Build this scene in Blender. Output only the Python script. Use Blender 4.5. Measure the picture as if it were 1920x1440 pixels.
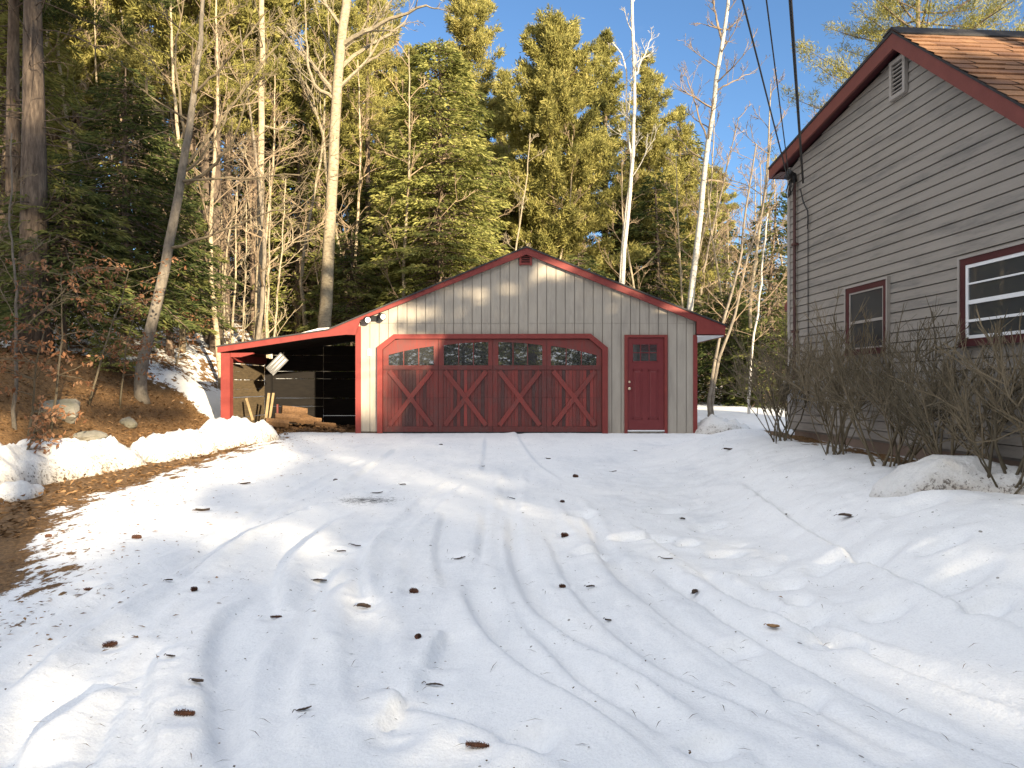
import bpy, math, random
import numpy as np
from mathutils import Vector

for o in list(bpy.data.objects):
    bpy.data.objects.remove(o)
scene = bpy.context.scene
COL = scene.collection
R = math.radians

# ------------------------------------------------------------------ camera
F = 1276.0                      # focal length in photo pixels (photo 1920 wide)
CAMZ, HORIZON = 1.5, 724.0
cam_data = bpy.data.cameras.new('camera')
cam = bpy.data.objects.new('camera', cam_data)
COL.objects.link(cam)
cam.location = (0, 0, CAMZ)
cam.rotation_euler = (R(90), 0, 0)
cam_data.sensor_width = 36
cam_data.lens = 36 * F / 1920
cam_data.shift_y = 4 / 1920
cam_data.clip_end = 2000
cam_data.clip_start = 0.05
scene.camera = cam

# ------------------------------------------------------------------ world, sun, exposure
SUN_AZ, SUN_EL = R(32), R(13)   # azimuth measured from straight behind the camera towards the right
sun_dir = Vector((math.sin(SUN_AZ) * math.cos(SUN_EL), -math.cos(SUN_AZ) * math.cos(SUN_EL), math.sin(SUN_EL)))
world = bpy.data.worlds.new('World')
scene.world = world
world.use_nodes = True
wn, wl = world.node_tree.nodes, world.node_tree.links
bg = wn['Background']
sky = wn.new('ShaderNodeTexSky')
sky.sky_type = 'NISHITA'
sky.sun_disc = False
sky.sun_elevation = SUN_EL
sky.sun_rotation = math.pi - SUN_AZ
sky.altitude = 200
sky.air_density = 1.0
sky.dust_density = 0.4
sky.ozone_density = 4.0
# unseen clouds added overhead and behind the viewer to fill the shade; a few wisps low in front
wtc = wn.new('ShaderNodeTexCoord'); wsep = wn.new('ShaderNodeSeparateXYZ'); wl.new(wtc.outputs['Generated'], wsep.inputs[0])
def wmath(op, p, q, clamp=False):
    m = wn.new('ShaderNodeMath'); m.operation = op; m.use_clamp = clamp
    for s_, v_ in ((m.inputs[0], p), (m.inputs[1], q)):
        if isinstance(v_, (int, float)): s_.default_value = v_
        else: wl.new(v_, s_)
    return m.outputs[0]
def wnoise(scale, stretch, detail=5):
    mp = wn.new('ShaderNodeMapping'); mp.inputs['Scale'].default_value = stretch; wl.new(wtc.outputs['Generated'], mp.inputs[0])
    n_ = wn.new('ShaderNodeTexNoise'); n_.inputs['Scale'].default_value = scale; n_.inputs['Detail'].default_value = detail; n_.inputs['Roughness'].default_value = .6
    wl.new(mp.outputs[0], n_.inputs['Vector']); return n_.outputs['Fac']
fill_clouds = wmath('ADD', wmath('MULTIPLY', wsep.outputs['Z'], 1.15), wmath('ADD', wmath('MULTIPLY', wsep.outputs['Y'], -1.2), wmath('MULTIPLY', wsep.outputs['X'], -.55)))
fill_clouds = wmath('ADD', fill_clouds, wmath('MULTIPLY', wmath('SUBTRACT', wnoise(2.2, (1, 1, 1.6)), .5), 1.5))
fill_clouds = wmath('MULTIPLY', wmath('SUBTRACT', fill_clouds, .55), 2.2, True)
wisp = wmath('MULTIPLY', wmath('SUBTRACT', wnoise(5.0, (1, 1, 2.6), 6), .64), 3.0, True)
wisp = wmath('MULTIPLY', wisp, wmath('MULTIPLY', wmath('SUBTRACT', .55, wsep.outputs['Z']), 1.8, True))
def wmix(fac, p, q):
    m = wn.new('ShaderNodeMix'); m.data_type = 'RGBA'; wl.new(fac, m.inputs[0]); wl.new(p, m.inputs[6]); m.inputs[7].default_value = (*q, 1); return m.outputs[2]
wcol = wmix(wisp, sky.outputs[0], (3.9, 3.9, 4.0))
wcol = wmix(fill_clouds, wcol, (5.9, 6.05, 6.35))
wl.new(wcol, bg.inputs[0])
bg.inputs[1].default_value = 0.058
sun_data = bpy.data.lights.new('sun', 'SUN')
sun_data.energy = 3.4
sun_data.angle = R(0.9)
sun_data.color = (1.0, 0.83, 0.57)
sun = bpy.data.objects.new('sun', sun_data)
COL.objects.link(sun)
sun.rotation_euler = sun_dir.to_track_quat('Z', 'Y').to_euler()
sun.location = (20, -30, 30)
scene.view_settings.view_transform = 'Standard'
scene.view_settings.look = 'None'
scene.view_settings.gamma = 1
scene.view_settings.exposure = 2.15
scene.cycles.max_bounces = 6
scene.cycles.diffuse_bounces = 3
scene.cycles.transparent_max_bounces = 8

# ------------------------------------------------------------------ helpers
def lerp(a, b, t): return a + (b - a) * t
def sstep(a, b, x):
    t = np.clip((np.asarray(x, float) - a) / (b - a), 0, 1)
    return t * t * (3 - 2 * t)

def _hash(ix, iy, seed):
    n = (ix.astype(np.int64) * 374761393 + iy.astype(np.int64) * 668265263 + seed * 974634777) & 0x7fffffff
    n = ((n ^ (n >> 13)) * 1274126177) & 0x7fffffff
    n = n ^ (n >> 16)
    return (n & 0xffff) / 65535.0
def vnoise(x, y, seed=0):
    x = np.asarray(x, float); y = np.asarray(y, float)
    ix, iy = np.floor(x), np.floor(y)
    fx, fy = x - ix, y - iy
    fx = fx * fx * fx * (fx * (fx * 6 - 15) + 10); fy = fy * fy * fy * (fy * (fy * 6 - 15) + 10)
    a = _hash(ix, iy, seed); b = _hash(ix + 1, iy, seed)
    c = _hash(ix, iy + 1, seed); d = _hash(ix + 1, iy + 1, seed)
    return (a + (b - a) * fx) * (1 - fy) + (c + (d - c) * fx) * fy
def fbm(x, y, seed=0, octs=4):
    s = 0; a = 0.5
    for k in range(octs):
        s = s + a * (vnoise(x, y, seed + k) - 0.5) * 2
        x = np.asarray(x) * 2.03 + 7.1; y = np.asarray(y) * 2.03 + 3.7; a *= 0.5
    return s

class MB:
    """collects faces and links them as ONE mesh object"""
    def __init__(self):
        self.v = []; self.t = []; self.q = []; self.tr = []; self.ng = []; self.n = 0
    def add(self, verts, quads=None, tris=None, tint=0.5, ngons=None):
        verts = np.asarray(verts, float).reshape(-1, 3)
        m = len(verts)
        self.v.append(verts)
        self.t.append(np.broadcast_to(np.asarray(tint, float), (m,)).copy())
        if quads is not None and len(quads): self.q.append(np.asarray(quads, int).reshape(-1, 4) + self.n)
        if tris is not None and len(tris): self.tr.append(np.asarray(tris, int).reshape(-1, 3) + self.n)
        if ngons:
            for g in ngons: self.ng.append(np.asarray(g, int) + self.n)
        self.n += m
    def box(self, x0, x1, y0, y1, z0, z1, tint=0.5):
        v = [(x0,y0,z0),(x1,y0,z0),(x1,y1,z0),(x0,y1,z0),(x0,y0,z1),(x1,y0,z1),(x1,y1,z1),(x0,y1,z1)]
        self.add(v, [(0,3,2,1),(4,5,6,7),(0,1,5,4),(1,2,6,5),(2,3,7,6),(3,0,4,7)], tint=tint)
    def hexa(self, p8, tint=0.5):
        self.add(p8, [(0,3,2,1),(4,5,6,7),(0,1,5,4),(1,2,6,5),(2,3,7,6),(3,0,4,7)], tint=tint)
    def prism(self, poly, y0, y1, tint=0.5, axis='y'):
        n = len(poly)
        def P(u, w, d):
            return (u, d, w) if axis == 'y' else ((d, u, w) if axis == 'x' else (u, w, d))
        v = [P(u, w, y0) for u, w in poly] + [P(u, w, y1) for u, w in poly]
        q = [(i, (i + 1) % n, n + (i + 1) % n, n + i) for i in range(n)]
        self.add(v, q, ngons=[list(range(n))[::-1], list(range(n, 2 * n))], tint=tint)
    def bar(self, a, b, w, d, tint=0.5, up=(0, 0, 1)):
        """rectangular bar from a to b, w across, d along the other normal"""
        a = Vector(a); b = Vector(b); t = (b - a).normalized(); u = Vector(up)
        if abs(t.dot(u)) > 0.98: u = Vector((0, 1, 0))
        s = t.cross(u).normalized(); n = s.cross(t).normalized()
        p = []
        for c in (a, b):
            for (i, j) in ((-1, -1), (1, -1), (1, 1), (-1, 1)):
                p.append(c + s * (i * w / 2) + n * (j * d / 2))
        self.hexa([tuple(k) for k in p], tint)
    def tube(self, pts, rad, n=6, tint=0.5, cap=True):
        pts = np.asarray(pts, float); m = len(pts)
        rad = np.broadcast_to(np.asarray(rad, float), (m,))
        tg = np.gradient(pts, axis=0)
        tg /= np.linalg.norm(tg, axis=1)[:, None] + 1e-12
        ref = np.array([0.31, 0.95, 0.05]) if abs(tg[:, 2]).mean() > 0.7 else np.array([0.05, 0.1, 1.0])
        s = np.cross(tg, ref); s /= np.linalg.norm(s, axis=1)[:, None] + 1e-12
        b = np.cross(s, tg)
        a = np.arange(n) * 2 * math.pi / n
        ring = s[:, None, :] * np.cos(a)[None, :, None] + b[:, None, :] * np.sin(a)[None, :, None]
        v = pts[:, None, :] + ring * rad[:, None, None]
        i = np.arange(m - 1)[:, None] * n; j = np.arange(n)[None, :]; k = (j + 1) % n
        q = np.stack([i + j, i + k, i + n + k, i + n + j], -1).reshape(-1, 4)
        self.add(v.reshape(-1, 3), q, tint=tint, ngons=[list(range(n))[::-1], list(range((m - 1) * n, m * n))] if cap and n > 3 else None)
    def kites(self, p, d, nrm, l, w, tint):
        """many needle sprays / leaves at once: p start, d direction, nrm facing"""
        k = len(p)
        if k == 0: return
        s = np.cross(d, nrm); s /= np.linalg.norm(s, axis=1)[:, None] + 1e-9
        l = np.broadcast_to(l, (k,))[:, None]; w = np.broadcast_to(w, (k,))[:, None]
        up = np.cross(s, d) * l * 0.10
        v = np.stack([p, p + d * l * 0.45 + s * w * 0.5 + up, p + d * l, p + d * l * 0.45 - s * w * 0.5 + up], 1)
        self.add(v.reshape(-1, 3), np.arange(4 * k).reshape(-1, 4), tint=np.repeat(np.broadcast_to(tint, (k,)), 4))
    def mesh(self, name, smooth=False):
        me = bpy.data.meshes.new(name)
        v = np.concatenate(self.v); t = np.concatenate(self.t)
        loops = []; starts = []; pos = 0
        for arr in self.q + self.tr:
            k = arr.shape[1]
            loops.append(arr.reshape(-1)); starts.append(pos + np.arange(len(arr)) * k); pos += arr.size
        for g in self.ng:
            loops.append(g); starts.append(np.array([pos])); pos += len(g)
        loops = np.concatenate(loops).astype(np.int32); starts = np.concatenate(starts).astype(np.int32)
        me.vertices.add(len(v)); me.vertices.foreach_set('co', v.astype(np.float32).reshape(-1))
        me.loops.add(len(loops)); me.loops.foreach_set('vertex_index', loops)
        me.polygons.add(len(starts)); me.polygons.foreach_set('loop_start', starts)
        at = me.attributes.new('tint', 'FLOAT', 'POINT'); at.data.foreach_set('value', t.astype(np.float32))
        me.polygons.foreach_set('use_smooth', np.full(len(starts), bool(smooth)))
        me.update(calc_edges=True); me.validate()
        return me
    def build(self, name, mat, parent=None, smooth=False, **kw):
        me = self.mesh(name, smooth)
        me.materials.append(mat)
        return link(name, me, parent, **kw)

def link(name, me, parent=None, label=None, category=None, group=None, kind=None):
    o = bpy.data.objects.new(name, me); COL.objects.link(o)
    if parent is not None: o.parent = parent
    tag(o, label, category, group, kind)
    return o
def tag(o, label=None, category=None, group=None, kind=None):
    if label: o['label'] = label
    if category: o['category'] = category
    if group: o['group'] = group
    if kind: o['kind'] = kind
    return o
def thing(name, label, category, loc=(0, 0, 0), rz=0.0, group=None):
    o = bpy.data.objects.new(name, None); COL.objects.link(o)
    o.location = loc; o.rotation_euler = (0, 0, rz)
    o.empty_display_size = 0.2
    return tag(o, label, category, group)
def dup(src, loc, rz=0.0, sc=1.0, label=None, group=None, tilt=(0, 0)):
    r = src.copy(); COL.objects.link(r)
    r.location = loc; r.rotation_euler = (tilt[0], tilt[1], rz); r.scale = (sc, sc, sc) if not isinstance(sc, tuple) else sc
    if label: r['label'] = label
    if group: r['group'] = group
    elif 'group' in r.keys(): del r['group']
    for ch in src.children:
        c = ch.copy(); COL.objects.link(c); c.parent = r
        for g in ch.children:
            d = g.copy(); COL.objects.link(d); d.parent = c
    return r

# ------------------------------------------------------------------ materials
def new_mat(name):
    m = bpy.data.materials.new(name); m.use_nodes = True
    nt = m.node_tree; b = nt.nodes['Principled BSDF']
    return m, nt, b
def N(nt, typ, **kw):
    n = nt.nodes.new(typ)
    for k, v in kw.items(): setattr(n, k, v)
    return n
def ramp(nt, fac, stops, interp='LINEAR'):
    r = N(nt, 'ShaderNodeValToRGB'); cr = r.color_ramp; cr.interpolation = interp
    while len(cr.elements) < len(stops): cr.elements.new(0.5)
    for e, (p, c) in zip(cr.elements, stops):
        e.position = p; e.color = (c[0], c[1], c[2], 1)
    nt.links.new(fac, r.inputs[0]); return r.outputs[0]
def noise(nt, scale, detail=4, rough=0.6, coord='Object', stretch=None):
    tc = N(nt, 'ShaderNodeTexCoord'); out = tc.outputs[coord]
    if stretch:
        mp = N(nt, 'ShaderNodeMapping'); mp.inputs['Scale'].default_value = stretch
        nt.links.new(out, mp.inputs[0]); out = mp.outputs[0]
    n = N(nt, 'ShaderNodeTexNoise'); n.inputs['Scale'].default_value = scale
    n.inputs['Detail'].default_value = detail; n.inputs['Roughness'].default_value = rough
    nt.links.new(out, n.inputs['Vector']); return n.outputs['Fac']
def mix(nt, fac, a, b, mode='MIX'):
    m = N(nt, 'ShaderNodeMix', data_type='RGBA', blend_type=mode)
    for sock, val in ((m.inputs[0], fac), (m.inputs[6], a), (m.inputs[7], b)):
        if isinstance(val, (int, float)): sock.default_value = val
        elif isinstance(val, tuple): sock.default_value = (val[0], val[1], val[2], 1)
        else: nt.links.new(val, sock)
    return m.outputs[2]
def math_n(nt, op, a, b=0.0, clamp=False):
    m = N(nt, 'ShaderNodeMath', operation=op); m.use_clamp = clamp
    for s, v in ((m.inputs[0], a), (m.inputs[1], b)):
        if isinstance(v, (int, float)): s.default_value = v
        else: nt.links.new(v, s)
    return m.outputs[0]
def tint_out(nt, name='tint'):
    a = N(nt, 'ShaderNodeAttribute'); a.attribute_name = name; return a.outputs['Fac']
def bump(nt, b, h, strength=0.3, dist=0.01):
    bn = N(nt, 'ShaderNodeBump'); bn.inputs['Strength'].default_value = strength; bn.inputs['Distance'].default_value = dist
    nt.links.new(h, bn.inputs['Height']); nt.links.new(bn.outputs[0], b.inputs['Normal'])
def obj_rand(nt):
    return N(nt, 'ShaderNodeObjectInfo').outputs['Random']

def mat_paint(name, c0, c1, scale=6, rough=0.6, stretch=None, dirt=None, bs=0.15):
    m, nt, b = new_mat(name)
    f = noise(nt, scale, 5, 0.65, stretch=stretch)
    c = ramp(nt, f, [(0.3, c0), (0.7, c1)])
    t = tint_out(nt)
    c = mix(nt, 1.0, c, ramp(nt, t, [(0, (0.7, 0.7, 0.7)), (0.5, (1, 1, 1)), (1, (1.25, 1.25, 1.25))]), 'MULTIPLY')
    if dirt:
        g = noise(nt, 1.3, 6, 0.75, stretch=dirt[1])
        k = ramp(nt, g, [(0.5, (0, 0, 0)), (0.72, (1, 1, 1))])
        c = mix(nt, math_n(nt, 'MULTIPLY', k, dirt[2]), c, dirt[0])
    nt.links.new(c, b.inputs['Base Color'])
    b.inputs['Roughness'].default_value = rough
    b.inputs['Specular IOR Level'].default_value = 0.3
    f2 = noise(nt, scale * 9, 3, 0.6, stretch=stretch)
    bump(nt, b, f2, bs, 0.01)
    return m
def mat_foliage(name, c0, c1, c2, trans=0.3, size=0.9):
    m, nt, b = new_mat(name)
    t = tint_out(nt)
    f = noise(nt, size, 3, 0.6)
    a = math_n(nt, 'ADD', math_n(nt, 'MULTIPLY', t, 0.6), math_n(nt, 'MULTIPLY', f, 0.4))
    r = obj_rand(nt)
    a = math_n(nt, 'ADD', a, math_n(nt, 'MULTIPLY', math_n(nt, 'SUBTRACT', r, 0.5), 0.22))
    c = ramp(nt, a, [(0.15, c0), (0.5, c1), (0.85, c2)])
    df = N(nt, 'ShaderNodeBsdfDiffuse'); tl = N(nt, 'ShaderNodeBsdfTranslucent'); ms = N(nt, 'ShaderNodeMixShader')
    nt.links.new(c, df.inputs[0]); nt.links.new(c, tl.inputs[0])
    ms.inputs[0].default_value = trans
    nt.links.new(df.outputs[0], ms.inputs[1]); nt.links.new(tl.outputs[0], ms.inputs[2])
    out = nt.nodes['Material Output']; nt.links.new(ms.outputs[0], out.inputs[0]); nt.nodes.remove(b)
    return m
def mat_bark(name, c0, c1, c2, stretch=(6, 6, 1), scale=3.0, bstr=0.6, birch=False):
    m, nt, b = new_mat(name)
    f = noise(nt, scale, 6, 0.7, stretch=stretch)
    c = ramp(nt, f, [(0.3, c0), (0.5, c1), (0.7, c2)])
    if birch:
        g = noise(nt, 5.0, 4, 0.7, stretch=(1.2, 1.2, 9))
        k = ramp(nt, g, [(0.58, (0, 0, 0)), (0.66, (1, 1, 1))])
        c = mix(nt, k, c, (0.06, 0.05, 0.045))
    r = obj_rand(nt)
    c = mix(nt, 1.0, c, ramp(nt, r, [(0, (0.75, 0.75, 0.75)), (1, (1.2, 1.15, 1.1))]), 'MULTIPLY')
    nt.links.new(c, b.inputs['Base Color']); b.inputs['Roughness'].default_value = 0.9
    b.inputs['Specular IOR Level'].default_value = 0.15
    bump(nt, b, f, bstr, 0.03)
    return m

M = {}
M['siding'] = mat_paint('tan_siding', (0.34, 0.30, 0.25), (0.41, 0.365, 0.305), 5, 0.75, (1, 1, 0.25), ((0.17, 0.155, 0.14), (2, 2, 0.35), 0.5))
M['house_siding'] = mat_paint('taupe_siding', (0.25, 0.225, 0.197), (0.295, 0.266, 0.233), 5, 0.6, (1, 0.3, 3), ((0.10, 0.098, 0.095), (1, 0.6, 4.5), 0.75))
M['house_trim'] = mat_paint('taupe_trim', (0.30, 0.27, 0.24), (0.34, 0.31, 0.28), 6, 0.6)
M['red_trim'] = mat_paint('barn_red_paint', (0.185, 0.033, 0.029), (0.23, 0.044, 0.036), 6, 0.55, None, ((0.12, 0.03, 0.03), (1, 1, 1), 0.4))
M['house_red'] = mat_paint('brick_red_paint', (0.15, 0.045, 0.038), (0.185, 0.056, 0.046), 6, 0.55)
M['entry_red'] = mat_paint('door_red_paint', (0.15, 0.028, 0.03), (0.175, 0.034, 0.035), 4, 0.4, None, None, 0.05)
M['casing_red'] = mat_paint('dark_red_casing', (0.055, 0.015, 0.017), (0.08, 0.02, 0.021), 6, 0.5)
M['roof_dark'] = mat_paint('dark_shingle_edge', (0.03, 0.03, 0.032), (0.06, 0.055, 0.055), 20, 0.9)
M['foundation'] = mat_paint('painted_concrete', (0.20, 0.14, 0.11), (0.27, 0.20, 0.155), 3, 0.85, None, ((0.10, 0.08, 0.065), (1, 1, 1), 0.6))
M['white'] = mat_paint('white_paint', (0.72, 0.73, 0.74), (0.8, 0.8, 0.8), 6, 0.4, None, None, 0.03)
M['grey_metal'] = mat_paint('grey_metal', (0.45, 0.46, 0.47), (0.55, 0.55, 0.56), 6, 0.4, None, None, 0.03)
M['black'] = mat_paint('black_plastic', (0.012, 0.012, 0.013), (0.02, 0.02, 0.02), 6, 0.45, None, None, 0.03)
M['brown_metal'] = mat_paint('brown_conduit', (0.07, 0.035, 0.032), (0.10, 0.045, 0.04), 6, 0.5)
M['shaded_wood'] = mat_paint('shaded_weathered_plank', (0.006, 0.005, 0.005), (0.016, 0.013, 0.011), 5, 0.9, (1, 1, 8))  # lean-to interior planks, with the shade in there put into their colour
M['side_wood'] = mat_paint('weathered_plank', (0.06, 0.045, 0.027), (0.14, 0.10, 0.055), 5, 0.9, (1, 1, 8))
M['reflector'] = mat_paint('dull_metal', (0.14, 0.14, 0.145), (0.22, 0.22, 0.22), 6, 0.5)
M['new_wood'] = mat_paint('pale_board', (0.24, 0.17, 0.09), (0.36, 0.27, 0.15), 4, 0.8, (8, 8, 1))
M['log'] = mat_paint('split_log', (0.07, 0.04, 0.022), (0.19, 0.105, 0.05), 6, 0.9, (5, 1, 5))
M['dirt'] = mat_paint('dirt_floor', (0.03, 0.024, 0.02), (0.09, 0.065, 0.05), 3, 1.0, None, None, 0.8)
M['rock'] = mat_paint('mossy_rock', (0.13, 0.12, 0.10), (0.27, 0.25, 0.21), 4, 0.95, None, ((0.08, 0.085, 0.04), (1, 1, 1), 0.7), 0.7)

def door_plank_mat():
    m, nt, b = new_mat('weathered_red_planks')
    t = tint_out(nt)
    base = ramp(nt, t, [(0.0, (0.075, 0.036, 0.034)), (0.35, (0.13, 0.038, 0.034)), (0.65, (0.19, 0.044, 0.038)), (1, (0.28, 0.055, 0.046))])
    g = noise(nt, 14, 6, 0.75, stretch=(3, 3, 0.22))
    k = ramp(nt, g, [(0.47, (0, 0, 0)), (0.66, (1, 1, 1))])
    c = mix(nt, math_n(nt, 'MULTIPLY', k, 0.55), base, (0.095, 0.066, 0.06))
    g2 = noise(nt, 2.2, 4, 0.6)
    c = mix(nt, ramp(nt, g2, [(0.5, (0, 0, 0)), (0.75, (0.5, 0.5, 0.5))]), c, (0.10, 0.07, 0.065))
    nt.links.new(c, b.inputs['Base Color']); b.inputs['Roughness'].default_value = 0.8
    b.inputs['Specular IOR Level'].default_value = 0.25
    bump(nt, b, g, 0.35, 0.01)
    return m
M['door_plank'] = door_plank_mat()

def glass_mat(name, refl=0.16, tint=(0.012, 0.013, 0.015)):
    m, nt, b = new_mat(name)
    b.inputs['Base Color'].default_value = (*tint, 1); b.inputs['Roughness'].default_value = 0.5
    gl = N(nt, 'ShaderNodeBsdfGlossy'); gl.inputs['Roughness'].default_value = 0.015
    gl.inputs['Color'].default_value = (0.9, 0.93, 0.95, 1)
    f = noise(nt, 1.1, 1, 0.3); bn = N(nt, 'ShaderNodeBump'); bn.inputs['Strength'].default_value = 0.004; bn.inputs['Distance'].default_value = 0.02
    nt.links.new(f, bn.inputs['Height']); nt.links.new(bn.outputs[0], gl.inputs['Normal'])
    ms = N(nt, 'ShaderNodeMixShader')
    ms.inputs[0].default_value = refl
    nt.links.new(b.outputs[0], ms.inputs[1]); nt.links.new(gl.outputs[0], ms.inputs[2])
    nt.links.new(ms.outputs[0], nt.nodes['Material Output'].inputs[0])
    return m
M['glass'] = glass_mat('dark_glass', 0.27)
M['house_glass'] = glass_mat('house_glass', 0.03, (0.02, 0.024, 0.026))

def shingle_mat():
    m, nt, b = new_mat('red_brown_shingle')
    t = tint_out(nt)
    c = ramp(nt, t, [(0, (0.09, 0.042, 0.03)), (0.5, (0.20, 0.10, 0.05)), (1, (0.29, 0.155, 0.078))])
    g = noise(nt, 60, 3, 0.7)
    c = mix(nt, 1.0, c, ramp(nt, g, [(0.3, (0.7, 0.7, 0.7)), (0.7, (1.2, 1.2, 1.2))]), 'MULTIPLY')
    nt.links.new(c, b.inputs['Base Color']); b.inputs['Roughness'].default_value = 0.95
    bump(nt, b, g, 0.4, 0.01)
    return m
M['shingle'] = shingle_mat()

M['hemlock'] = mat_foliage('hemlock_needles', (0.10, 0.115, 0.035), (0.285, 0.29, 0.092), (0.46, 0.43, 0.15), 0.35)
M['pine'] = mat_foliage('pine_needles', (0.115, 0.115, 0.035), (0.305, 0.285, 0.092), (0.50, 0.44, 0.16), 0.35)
M['shaded_conifer'] = mat_foliage('shaded_hemlock_needles', (0.04, 0.058, 0.024), (0.11, 0.13, 0.046), (0.21, 0.205, 0.07), 0.3)  # darker copy of the hemlock needles, shade of the wood put into the colour
M['beech_leaf'] = mat_foliage('dry_beech_leaf', (0.16, 0.075, 0.04), (0.30, 0.15, 0.08), (0.42, 0.25, 0.15), 0.35)
M['litter_leaf'] = mat_foliage('fallen_leaf', (0.07, 0.042, 0.022), (0.20, 0.115, 0.055), (0.36, 0.22, 0.115), 0.1)
M['bark_pine'] = mat_bark('pine_bark', (0.06, 0.046, 0.038), (0.15, 0.115, 0.09), (0.26, 0.20, 0.15))
M['bark_grey'] = mat_bark('grey_bark', (0.10, 0.09, 0.075), (0.19, 0.165, 0.135), (0.28, 0.245, 0.20), (4, 4, 2))
M['bark_yellow'] = mat_bark('yellow_birch_bark', (0.22, 0.18, 0.125), (0.35, 0.295, 0.21), (0.45, 0.39, 0.29), (3, 3, 5), 3, 0.35, True)
M['bark_birch'] = mat_bark('white_birch_bark', (0.36, 0.34, 0.31), (0.50, 0.48, 0.44), (0.6, 0.57, 0.53), (2, 2, 5), 3, 0.2, True)
M['twig'] = mat_bark('twig_bark', (0.17, 0.13, 0.09), (0.26, 0.20, 0.14), (0.36, 0.285, 0.20), (2, 2, 1), 2, 0.2)
M['shrub'] = mat_bark('shrub_stem', (0.075, 0.062, 0.042), (0.135, 0.112, 0.076), (0.22, 0.18, 0.125), (2, 2, 1), 2, 0.2)
M['cone'] = mat_paint('pine_cone_scale', (0.06, 0.03, 0.02), (0.17, 0.075, 0.045), 60, 0.8, None, None, 0.2)
M['bark_bit'] = mat_paint('bark_chip', (0.045, 0.032, 0.025), (0.11, 0.075, 0.055), 40, 0.9)
M['tan_leaf'] = mat_paint('tan_dry_leaf', (0.22, 0.12, 0.05), (0.38, 0.22, 0.10), 30, 0.8)

# ------------------------------------------------------------------ terrain
YG = 15.0                                           # distance of the garage front
SG = F / YG                                         # photo pixels per metre there
def GX(px): return (px - 960) / SG
def GZ(py): return CAMZ + (HORIZON - py) / SG
def drive(px, py):                                  # point of the sloping driveway seen at a photo pixel
    y = F * CAMZ / (py - HORIZON + 0.031 * F)
    return ((px - 960) / F * y, y)

def base_height(x, y):
    x = np.asarray(x, float); y = np.asarray(y, float)
    h = 0.031 * np.clip(y, -40, YG) + 0.038 * np.clip(y - 17, 0, 14) + 0.075 * np.clip(y - 31, 0, 60)
    u = -(x + 6.15 + 0.25 * fbm(y * 0.25, x * 0 + 3, 5, 2))
    h = h + 1.55 * sstep(0, 2.9, u) * (1 - 0.45 * sstep(15.5, 19, y) * sstep(4.5, 1.0, u)) + 0.11 * np.clip(u - 2, 0, 30)
    h = h + 0.13 * np.clip(y - 15, 0, 40) * sstep(4, 12, -x)
    h = h + 0.56 * sstep(1.7, 3.5, x) * sstep(2.2, 4.6, y) * (1 - sstep(9.8, 13, y))
    return h

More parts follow.
